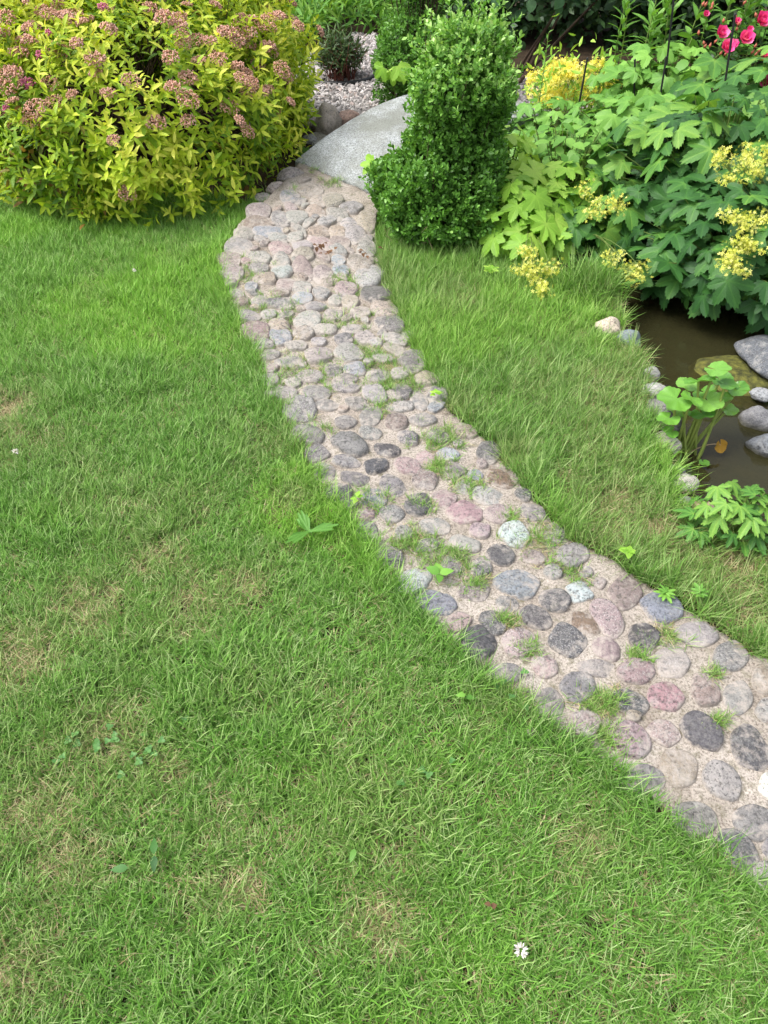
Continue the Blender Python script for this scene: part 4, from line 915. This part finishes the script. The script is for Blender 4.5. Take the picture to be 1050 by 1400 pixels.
# lobed young plant on a stalk in front of the rear boxwood, weed at the bridge
def small_lobed(px, py, Y, leaves, label, base, s, mat=LITL, name='lobed_seedling'):
    c = atp(px, py, Y); root = empty(name, Vector((base[0], base[1], base[2])), label, 'plant'); P, D, N, L = [], [], [], []
    for dx, dy, sc in leaves:
        q = atp(px+dx, py+dy, Y+random.uniform(-.03, .03)); v = np.array([dx, 0, -.4*abs(dx)-4])+rng.normal(size=3)*4; P.append(q); D.append(v); N.append(np.array([0, -.55, .8])+rng.normal(size=3)*.1)
        L.append(tube(bend(c-np.array([0, 0, .05]), q, .01, 4), .002, .0015, 4))
    L.append(tube(bend(base, c-np.array([0, 0, .05]), 0, 5), .0035, .0022, 5)); V, T = join(L); rel(link('stem', mesh('stem', V, T, STEMG)), root)
    k = len(P); pieces('leaf', toned('lobed_leaf', LOB2, mat, 3), np.array(P), frames(np.array(D), np.array(N)), np.array([l[2] for l in leaves])*s, rng.uniform(.2, .8, k), root)
small_lobed(538, 92, 4.95, [(-14, 0, 1), (-5, 6, .9), (6, -2, 1.1), (12, 6, .9), (0, 8, .9)], 'single stalk of light lobed leaves before the rear boxwood', (*G(543, 160, .05), .05), .085)
small_lobed(520, 220, 3.72, [(-8, 0, 1), (-14, 4, .8), (2, 3, .9), (-3, 8, .9), (6, -3, .8)], 'light lobed seedling poking out of the boxwood over the slab', (.12, 3.72, .0), .075)
small_lobed(425, 202, 4.55, [(-8, 0, 1), (6, 2, .8), (0, 6, .9), (-14, 5, .7)], 'low lobed weed at the far corner of the bridge', (*G(425, 212, .0), .0), .06, MIDL)

# ---- marsh marigold in the pond
MAR = leafmat('marigold_leaf', [(0, (.07,.20,.025)), (.5, (.13,.32,.04)), (1, (.22,.44,.08))], .32, .28, .5, .35)
def make_marigold():
    b0 = np.array([*G(938, 622, WZ), WZ]); root = empty('water_plant', Vector(b0), 'bright round-leaved marsh plant standing in the pond', 'water plant')
    L = []; P, D, N, S = [], [], [], []
    for px, py, wpx, dy in ((978,505,44,.05),(955,520,52,.04),(925,545,62,0),(968,548,48,.02),(1005,532,40,.08),(985,543,36,.05),(915,572,40,-.05),(995,560,32,.06),(945,545,40,-.02),(960,565,40,.0),(1012,528,26,.09),(935,560,34,.03),(962,632,20,-.06),(948,640,18,-.06),(940,525,40,.08),(962,536,42,.10),(985,518,38,.10),(925,560,38,.05),(918,590,28,-.07),(992,525,36,.02)):
        q = atp(px, py, b0[1]+dy); s = wpx/FPX*2.35*.68; b = b0+np.array([random.uniform(-.05, .06), random.uniform(-.04, .04), -.08])
        P.append(q); S.append(s); D.append(np.array([(px-955)/60, -.5+random.uniform(-.4, .3), random.uniform(-.1, .25)])); N.append(np.array([(px-955)/160+random.uniform(-.25, .25), -.35, .85]))
        L.append(tube(bend(b, q, 0, 7, np.array([(px-955)/4000, 0, 0])), .0065, .004, 6))
    V, T = join(L); rel(link('stalks', mesh('stalks', V, T, plain('pale_stalk', (.26,.32,.07), (.17,.24,.05), .5, 30))), root)
    P, D, N, S = map(np.array, (P, D, N, S)); pieces('leaf', toned('round_leaf', RND, MAR, 4), P, frames(D, N), S, rng.uniform(.2, .95, len(P)), root)
    # yellowed leaf on its lying stalk
    q = np.array([*G(985, 608, WZ+.05), WZ+.05]); V, T = tube(bend(b0, q, .02, 6), .0025, .0018, 5); rel(link('dead_stalk', mesh('dead_stalk', V, T, DRY)), root)
    pieces('withered_leaf', toned('withered_leaf', RND, leafmat('withered', [(0, (.30,.16,.02)), (1, (.45,.28,.04))], .7, .3, .2, .5), 2), q[None], frames(np.array([[.3, -.4, -.8]]), np.array([[.2, -.8, .4]])), np.array([.04]), [.3], root)
make_marigold()

# ---- serrated plant at the lower pond edge and little weeds
SER = t_lobed((0, 42, 84, -42, -84), (1, .82, .55, .82, .55), 22, .26, 5, .20, .25, 90, 115, .10)
leafy('serrated_plant', (*G(1000, 728), .03), (.17, .10, .13), 36, [SER], (.045, .08), BIGL, 'low plant with serrated divided leaves on the bank below the pond', 'perennial', None, .04, (.5, .99), .3, .02, .9, .2, base=0)
def rosette(px, py, n, size, tm, mat, label, cat='weed', group=None, name='lawn_weed', el=.35, z=.012, ang=None):
    x0, y0 = G(px, py); root = empty(name, (x0, y0, 0), label, cat, group); P, D, N = [], [], []
    for k in range(n):
        a = (2*math.pi*k/n+random.uniform(-.4, .4)) if ang is None else R(ang[k]); P.append((x0, y0, z+random.uniform(.0, .012))); D.append((math.cos(a), math.sin(a), el*random.uniform(.5, 1.3))); N.append((0, 0, 1))
    P, D, N = map(lambda q: np.array(q, float), (P, D, N)); S = rng.uniform(*size, n); pieces('leaf', toned('weed_leaf', tm, mat, 3), P, frames(D, N+rng.normal(size=(n, 3))*.15), S, rng.uniform(.2, .9, n), root)
wd = 'weeds growing in the lawn'
DAN = t_lobed((0, 10, -10), (1, .8, .8), 14, .10, 9, .2, .12, 40, 60, .1); DOC = t_ovate(.17, 9, .08, .15, .1)
rosette(424, 738, 4, (.07, .105), DAN, MIDL, 'dandelion rosette with one long leaf beside the path edge', group=wd, ang=(120, 112, 12, 225), z=.025, el=.3)
rosette(182, 1196, 1, (.034, .038), t_ovate(.24, 6), BIGL, 'single broad leaf lying flat in the lawn', group=wd, ang=(185,), z=.03, el=.1)
rosette(216, 1178, 2, (.025, .034), t_ovate(.24, 6), BIGL, 'pair of small leaves end to end in the lawn', group=wd, ang=(100, 280), z=.03, el=.2)
rosette(486, 1168, 1, (.028, .032), t_ovate(.25, 6), BIGL, 'small dock leaf in the middle of the lawn', group=wd, ang=(250,), z=.03, el=.2)
rosette(635, 962, 2, (.022, .03), t_ovate(.32, 6), MIDL, 'little bright leaf where grass meets the pink cobbles', group=wd, z=.03)
rosette(595, 549, 5, (.018, .026), t_ovate(.4, 6), LITL, 'bright green seedling on the cobbles near the grass strip', group='seedlings on the path', z=.03, name='path_weed')
rosette(600, 797, 4, (.03, .042), t_ovate(.36, 6), MIDL, 'round-leaved seedling between two pale blue cobbles', group='seedlings on the path', z=.035, name='path_weed')
rosette(488, 692, 4, (.02, .03), t_ovate(.36, 6), LITL, 'tiny seedling beside the blue-grey cobble at the path edge', group='seedlings on the path', z=.03, name='path_weed')
rosette(905, 822, 4, (.025, .04), SER, MIDL, 'divided-leaf weed leaning over the pale blue edge stone', group='seedlings on the path', z=.03, name='path_weed')
rosette(950, 825, 4, (.02, .035), SER, MIDL, 'divided-leaf weed in the grass by the white speckled stone', group=wd, z=.04)
rosette(855, 768, 6, (.02, .03), t_ovate(.4, 6), LITL, 'cluster of tiny light leaves in the grass by the dark speckled cobble', group=wd, z=.04)
rosette(670, 382, 5, (.03, .045), LOB, LITL, 'tiny light seedling in the shade of the boxwood', group=wd, z=.04)
CLO = leafmat('clover_leaf', [(0, (.055,.17,.035)), (1, (.12,.27,.07))], .5, .3, .35, .1)
for k, (px, py, n, lb) in enumerate(((100,1020,7,'clover patch on the thin dry grass'),(150,1015,7,'clover patch next to a straw-coloured spot'),(185,1042,6,'small clover patch just beyond the dry spot'),(228,1030,4,'scattered clover leaves in the greener grass'),(700,945,6,'clover creeping from the lawn over the path edge'),(590,1060,4,'clover leaves hidden in deep grass'))):
    x0, y0 = G(px, py); root = empty('clover', (x0, y0, 0), lb, 'clover', 'clover patches in the lawn'); P, D, N = [], [], []
    for j in range(n):
        cx, cy = x0+random.gauss(0, .035), y0+random.gauss(0, .035); a0 = random.uniform(0, 6); z = random.uniform(.014, .028)
        for q in range(3): a = a0+q*2.094; P.append((cx, cy, z)); D.append((math.cos(a), math.sin(a), .12)); N.append((random.uniform(-.2, .2), random.uniform(-.3, .1), 1))
    P, D, N = map(lambda q: np.array(q, float), (P, D, N)); pieces('leaflet', toned('clover_leaflet', t_ovate(.45, 5, 0, 0, .1), CLO, 3), P, frames(D, N), rng.uniform(.008, .013, len(P)), rng.uniform(0, 1, len(P)), root)
WHT = leafmat('white_clover', [(0, (.55,.50,.50)), (1, (.82,.80,.80))], .7, .2, .2, .1)
for px, py, s, lb in ((712, 1300, 1.0, 'white clover flower head standing in the near grass'), (22, 619, .8, 'white clover head in the far lawn'), (184, 371, .7, 'tiny white flower in the lawn below the spirea')):
    x0, y0 = G(px, py, .04); root = empty('clover_flower', (x0, y0, 0), lb, 'flower', 'white flowers in the lawn'); n = 55; d = randdir(n); d = d[d[:, 2] > -.5]; n = len(d)
    scatter('flower_head', t_lance(.18, .1, -.2), np.array([x0, y0, .045])+d*.004*s, frames(d, randdir(n)), rng.uniform(.008, .012, n)*s, rng.uniform(0, 1, n), WHT, root, None)
    V, T = tube([(x0, y0, 0), (x0, y0, .02), (x0, y0, .042)], .0012, .001, 4); rel(link('stem', mesh('stem', V, T, STEMG)), root)
DEAD = leafmat('dead_brown_leaf', [(0, (.09,.045,.025)), (1, (.19,.11,.06))], .8, .15, .2, .3)
for px, py, n, lb in ((440, 349, 7, 'dark red withered bits on the path near the blue stones'), (450, 362, 6, 'withered red-brown bits beside the sky blue stone'), (500, 360, 6, 'dry brown bits on the tan edge stone')):
    x0, y0 = G(px, py, .05); root = empty('withered_leaves', (x0, y0, .05), lb, 'dead leaves', 'withered bits on the path'); P = np.array([x0, y0, .10])+rng.normal(size=(n, 3))*np.array([.018, .02, .004])
    pieces('leaf', toned('dead_leaf', t_ovate(.4, 5, .1, .4, .4), DEAD, 2), P, frames(randdir(n)*np.array([1, 1, .3]), np.tile([0, 0, 1.], (n, 1))), rng.uniform(.018, .03, n), rng.uniform(0, 1, n), root)
rosette(668, 1249, 2, (.012, .016), t_ovate(.45, 5), DEAD, 'small dry brown leaf scrap in the near lawn', 'dead leaf', None, 'dead_leaf', .2, .04)

# ------------------------------------------------------------------ instanced stuff: grass and pebbles
def instancer(name, pts, variants, rot, scl, attrs, idx, label):
    n = len(pts); me = bpy.data.meshes.new(name); me.vertices.add(n); me.vertices.foreach_set('co', np.asarray(pts, np.float32).ravel())
    def at(nm, ty, key, v): a = me.attributes.new(nm, ty, 'POINT'); a.data.foreach_set(key, np.asarray(v).ravel())
    at('rot', 'FLOAT_VECTOR', 'vector', rot.astype(np.float32)); at('scl', 'FLOAT', 'value', scl.astype(np.float32)); at('pick', 'INT', 'value', idx.astype(np.int32))
    for k, v in attrs.items(): at(k, 'FLOAT', 'value', v.astype(np.float32))
    o = link(name, me); tag(o, label, None, None, 'stuff')
    col = bpy.data.collections.new(name+'_kinds')
    for v in variants: col.objects.link(v)
    ng = bpy.data.node_groups.new(name, 'GeometryNodeTree'); ng.interface.new_socket('Geometry', in_out='INPUT', socket_type='NodeSocketGeometry'); ng.interface.new_socket('Geometry', in_out='OUTPUT', socket_type='NodeSocketGeometry')
    N, L = ng.nodes, ng.links; gi, go = N.new('NodeGroupInput'), N.new('NodeGroupOutput')
    ci = N.new('GeometryNodeCollectionInfo'); ci.inputs[0].default_value = col; ci.inputs['Separate Children'].default_value = True; ci.inputs['Reset Children'].default_value = True
    ip = N.new('GeometryNodeInstanceOnPoints'); ip.inputs['Pick Instance'].default_value = True
    def na(nm, ty): a = N.new('GeometryNodeInputNamedAttribute'); a.data_type = ty; a.inputs[0].default_value = nm; return a.outputs[0]
    er = N.new('FunctionNodeEulerToRotation'); L.new(na('rot', 'FLOAT_VECTOR'), er.inputs[0])
    L.new(gi.outputs[0], ip.inputs['Points']); L.new(ci.outputs[0], ip.inputs['Instance']); L.new(na('pick', 'INT'), ip.inputs['Instance Index'])
    L.new(er.outputs[0], ip.inputs['Rotation']); L.new(na('scl', 'FLOAT'), ip.inputs['Scale']); L.new(ip.outputs[0], go.inputs[0])
    md = o.modifiers.new('scatter', 'NODES'); md.node_group = ng; return o

def grass_mat():
    m, N, L, out = newmat('grass_blade')
    bt = N.new('ShaderNodeAttribute'); bt.attribute_name = 'blade'
    st = N.new('ShaderNodeAttribute'); st.attribute_name = 'straw'
    dr = N.new('ShaderNodeAttribute'); dr.attribute_type = 'INSTANCER'; dr.attribute_name = 'dry'
    tn = N.new('ShaderNodeAttribute'); tn.attribute_type = 'INSTANCER'; tn.attribute_name = 'tint'
    g1 = ramp(N, [(0, (.056,.148,.021)), (.45, (.122,.285,.037)), (.8, (.205,.39,.075)), (1, (.36,.48,.20))]); L.new(bt.outputs['Fac'], g1.inputs[0])
    g2 = ramp(N, [(0, (.09,.18,.035)), (.5, (.17,.29,.06)), (1, (.38,.42,.18))]); L.new(bt.outputs['Fac'], g2.inputs[0])
    g3 = ramp(N, [(0, (.24,.19,.085)), (.5, (.40,.34,.17)), (1, (.56,.49,.29))]); L.new(bt.outputs['Fac'], g3.inputs[0])
    g4 = ramp(N, [(0, (.082,.205,.020)), (.5, (.17,.385,.033)), (1, (.32,.52,.10))]); L.new(bt.outputs['Fac'], g4.inputs[0])
    c = mixc(N, L, tn.outputs['Fac'], g1.outputs[0], g4.outputs[0]); c = mixc(N, L, dr.outputs['Fac'], c, g2.outputs[0]); c = mixc(N, L, st.outputs['Fac'], c, g3.outputs[0])
    p = N.new('ShaderNodeBsdfPrincipled'); p.inputs['Roughness'].default_value = .5; p.inputs['Specular IOR Level'].default_value = .3; L.new(c, p.inputs['Base Color'])
    t = N.new('ShaderNodeBsdfTranslucent'); L.new(c, t.inputs[0]); mx = N.new('ShaderNodeMixShader'); mx.inputs[0].default_value = .3
    L.new(p.outputs[0], mx.inputs[1]); L.new(t.outputs[0], mx.inputs[2]); L.new(mx.outputs[0], out.inputs[0]); return m
GRASS = grass_mat()
def tuft(n, l0, l1, w0, w1, lean0, lean1, rad, straw, seed, curl=.6, base=0.):
    rr = random.Random(seed); V, T, bl, sw = [], [], [], []; o = 0
    for k in range(n):
        a = rr.uniform(0, 6.283); q = rad*math.sqrt(rr.random()); az = rr.uniform(0, 6.283); l = rr.uniform(l0, l1); w = rr.uniform(w0, w1)/2
        le = R(rr.uniform(lean0, lean1)); cu = rr.uniform(-.1, curl); p = Vector((q*math.cos(a), q*math.sin(a), base)); h = Vector((math.cos(az), math.sin(az), 0)); sd_ = Vector((-math.sin(az), math.cos(az), 0)); tw = rr.uniform(-.9, .9)
        sd2 = sd_*math.cos(tw)+Vector((0, 0, 1))*math.sin(tw)*.6
        b = rr.random(); s = 1. if rr.random() < straw else 0.
        for j in range(4):
            f = j/3; ww = w*(1-f**2.2*.95) if j < 3 else w*.06
            V += [tuple(p-sd2*ww), tuple(p+sd2*ww)]; bl += [b, b]; sw += [s, s]
            th = le+cu*(f+.15)*1.2; p = p+(h*math.sin(th)+Vector((0, 0, 1))*math.cos(th))*(l/3); p.z = max(p.z, .003)
        for j in range(3):
            T += [(o+j*2, o+j*2+1, o+j*2+3, o+j*2+2)]
        o += 8
    ob = bpy.data.objects.new('grass_tuft', mesh('grass_tuft', V, T, GRASS, True, {'blade': bl, 'straw': sw})); return ob
TUFTS = [tuft(14, .024, .060, .0018, .0038, 16, 74, .020, .10, i) for i in range(6)] + [tuft(12, .06, .115, .002, .0033, 5, 50, .016, .06, 20+i, .9) for i in range(3)] + [tuft(12, .025, .06, .0016, .0026, 62, 88, .022, .85, 40+i, .3) for i in range(3)]
# collection info sorts children by name
for i, t in enumerate(TUFTS): t.name = 'grass_tuft.%03d' % i
DRYSP = [(120,830,.13),(20,900,.14),(215,760,.10),(140,1010,.12),(60,1105,.10),(400,678,.06),(230,1055,.06),(310,1215,.07),(15,555,.12),(850,690,.10),(1000,775,.12),(930,745,.08),(830,735,.08),(1020,830,.10),(330,800,.08),(255,830,.08),(100,1180,.08),(520,1260,.07),(800,1150,.06),(700,620,.06),(620,560,.07),(860,480,.05),(30,1320,.09),(900,720,.07)]
def lawn():
    area = [(-3.0, 2.9, -.25, 4.7)]
    n = 185000; x = rng.uniform(-3.0, 2.9, n); y = rng.uniform(-.25, 4.7, n)
    inL, inR = inside(x, y, LAWN_L), inside(x, y, LAWN_R); onp = inside(x, y, PATH)
    dp = dist(x, y, PATH)
    ov = .012+.05*vnoise(x, y, 9, 77); keep = (inL | inR) & (~onp | (dp < ov)); keep |= (~onp) & (dp < .10) & (y < 3.8) & ~inside(x, y, STREAM) & (x < 3)
    # thin out outside the view
    px, py = proj(np.stack([x, y, np.zeros(n)], -1)); outv = (px < -160) | (px > 1210) | (py > 1560); keep &= ~outv | (rng.random(n) < .45)
    bs = ((x+1.36)/.9)**2+((y-4.6)/.95)**2; keep &= bs > .5
    for rx, ry, rr_ in ROCKS: keep &= (x-rx)**2+(y-ry)**2 > (rr_*.95)**2
    bx = ((x-.27)/.24)**2+((y-3.57)/.22)**2; keep &= bx > 1
    x, y, inR, dp, onp = x[keep], y[keep], inR[keep], dp[keep], onp[keep]; n = len(x)
    dry = .45*sstep(.50, .72, fbm(x, y, 3.1, 11, 4))
    for a, b, r in DRYSP:
        gx_, gy_ = G(a, b); dry = np.maximum(dry, .85*np.exp(-((x-gx_)**2+(y-gy_)**2)/(r*r)*(.6+.8*vnoise(x, y, 22, 5))))
    dry = np.clip(dry+.12*inR-.25*sstep(2.0, 3.0, y)*~inR, 0, 1)
    idx = rng.integers(0, 6, n); scl = rng.uniform(.8, 1.25, n)
    lush = sstep(.50, .66, fbm(x, y, 3.1, 31, 3)); scl *= .88+.32*lush
    edge = dp < .07
    long_ = (edge & (rng.random(n) < .42)) | (inR & (rng.random(n) < .38)) | (rng.random(n) < .03+.10*lush)
    db = dist(x, y, STREAM); long_ |= inR & (db < .08) & (rng.random(n) < .5)
    idx = np.where(long_, rng.integers(6, 9, n), idx); scl = np.where(long_, rng.uniform(.55, 1.0, n), scl); scl = np.where(long_ & ~inR & ~edge, scl*.75, scl)
    straw = (rng.random(n) < .14+.62*dry**1.3) & ~(edge & (rng.random(n) < .6)); idx = np.where(straw, rng.integers(9, 12, n), idx); scl = np.where(straw, rng.uniform(.7, 1.2, n), scl)
    tint = np.clip(1.1*sstep(.42, .68, fbm(x, y, 1.9, 51, 3))+.35*sstep(1.8, 3.2, y), 0, 1)*(1-dry)
    # tufts in the joints of the path
    ex = []
    for a, b, r, k in [(345,372,26,40),(352,470,30,46),(520,490,26,60),(540,530,30,70),(600,602,22,40),(425,512,40,70),(560,742,26,60),(610,770,30,60),(735,742,26,50),(820,960,22,50),(826,1010,20,50),(690,850,14,24),(700,955,20,40),(770,775,14,16),(905,870,18,22),(560,505,20,40),(470,440,26,36),(400,560,20,24),(500,690,22,30),(640,660,18,24),(470,385,16,24),(455,270,14,14),(400,285,12,10),(480,395,14,20),(390,425,30,30),(545,440,14,24),(720,890,14,22),(650,800,14,20),(600,640,16,22),(790,790,12,12),(870,900,12,12),(970,920,12,14),(520,560,14,16),(575,690,14,18),(700,710,12,16),(980,985,10,10),(430,590,14,14),(350,420,20,24),(430,250,10,8)]:
        for j in range(int(k*(1.7 if b < 700 else 1.2))): ex.append(G(a+random.gauss(0, r*.7), b+random.gauss(0, r*.42)))
    ex = np.array(ex); q = len(ex)
    # the leaning tussock at the pond head
    tus = np.array([(G(815, 395)[0]+random.gauss(0, .05), G(815, 395)[1]+random.gauss(0, .045)) for _ in range(150)]); u = len(tus)
    X = np.concatenate([x, ex[:, 0], tus[:, 0]]); Y = np.concatenate([y, ex[:, 1], tus[:, 1]]); on2 = inside(X, Y, PATH)
    Z = np.where(on2, path_z(Y)+.002, gz(X, Y)-.006)
    idx = np.concatenate([idx, np.where(rng.random(q) < .25, rng.integers(9, 12, q), rng.integers(0, 6, q)), rng.integers(6, 9, u)])
    scl = np.concatenate([scl, rng.uniform(.4, .8, q), rng.uniform(1.1, 1.7, u)]); dry = np.concatenate([dry, rng.uniform(.1, .7, q), rng.uniform(0, .2, u)]); tint = np.concatenate([tint, rng.uniform(0, .5, q), rng.uniform(0, .4, u)])
    rot = np.stack([rng.normal(size=len(X))*.16, rng.normal(size=len(X))*.16, rng.uniform(0, 6.283, len(X))], -1)
    m2 = np.concatenate([inR, np.zeros(q+u, bool)]); rot[m2, 0] += .0
    instancer('lawn_grass', np.stack([X, Y, Z], -1), TUFTS, rot, scl, {'dry': dry, 'tint': tint}, idx, 'mown green lawn with dry straw-coloured patches and longer grass at its edges')
    print('tufts', len(X))
lawn()
PEB = leafmat('pebble', [(0, (.13,.12,.115)), (.4, (.30,.275,.26)), (.8, (.47,.44,.425)), (1, (.30,.22,.19))], .8, 0, .3, .2, 'shade')
def pebbles():
    vs_ = []
    for i in range(8):
        bm = bmesh.new(); bmesh.ops.create_icosphere(bm, subdivisions=2, radius=1)
        for v in bm.verts: c = v.co.copy(); v.co = c*(1+.3*mnoise.noise(c*1.2+Vector((i*7, 0, 0)))); v.co.z *= .65; v.co.x *= 1.25
        me = bpy.data.meshes.new('pebble'); bm.to_mesh(me); bm.free(); a = me.attributes.new('shade', 'FLOAT', 'POINT'); a.data.foreach_set('value', np.full(len(me.vertices), (i+.5)/8, np.float32)); me.materials.append(PEB)
        o = bpy.data.objects.new('pebble.%03d' % i, me); vs_.append(o)
    n = 16000; x = rng.uniform(-1, 1.8, n); y = rng.uniform(4.8, 7.3, n); k = inside(x, y, GRAVEL) & ~inside(x, y, STREAM); x, y = x[k], y[k]; n = len(x)
    instancer('gravel_pebbles', np.stack([x, y, gz(x, y)+.008], -1), vs_, rng.uniform(-.5, 6, (n, 3))*np.array([.2, .2, 1]), rng.uniform(.008, .019, n), {}, rng.integers(0, 8, n), 'loose pale pink and white pebbles covering the gravel bed')
pebbles()
print('objects', len(SC.objects))
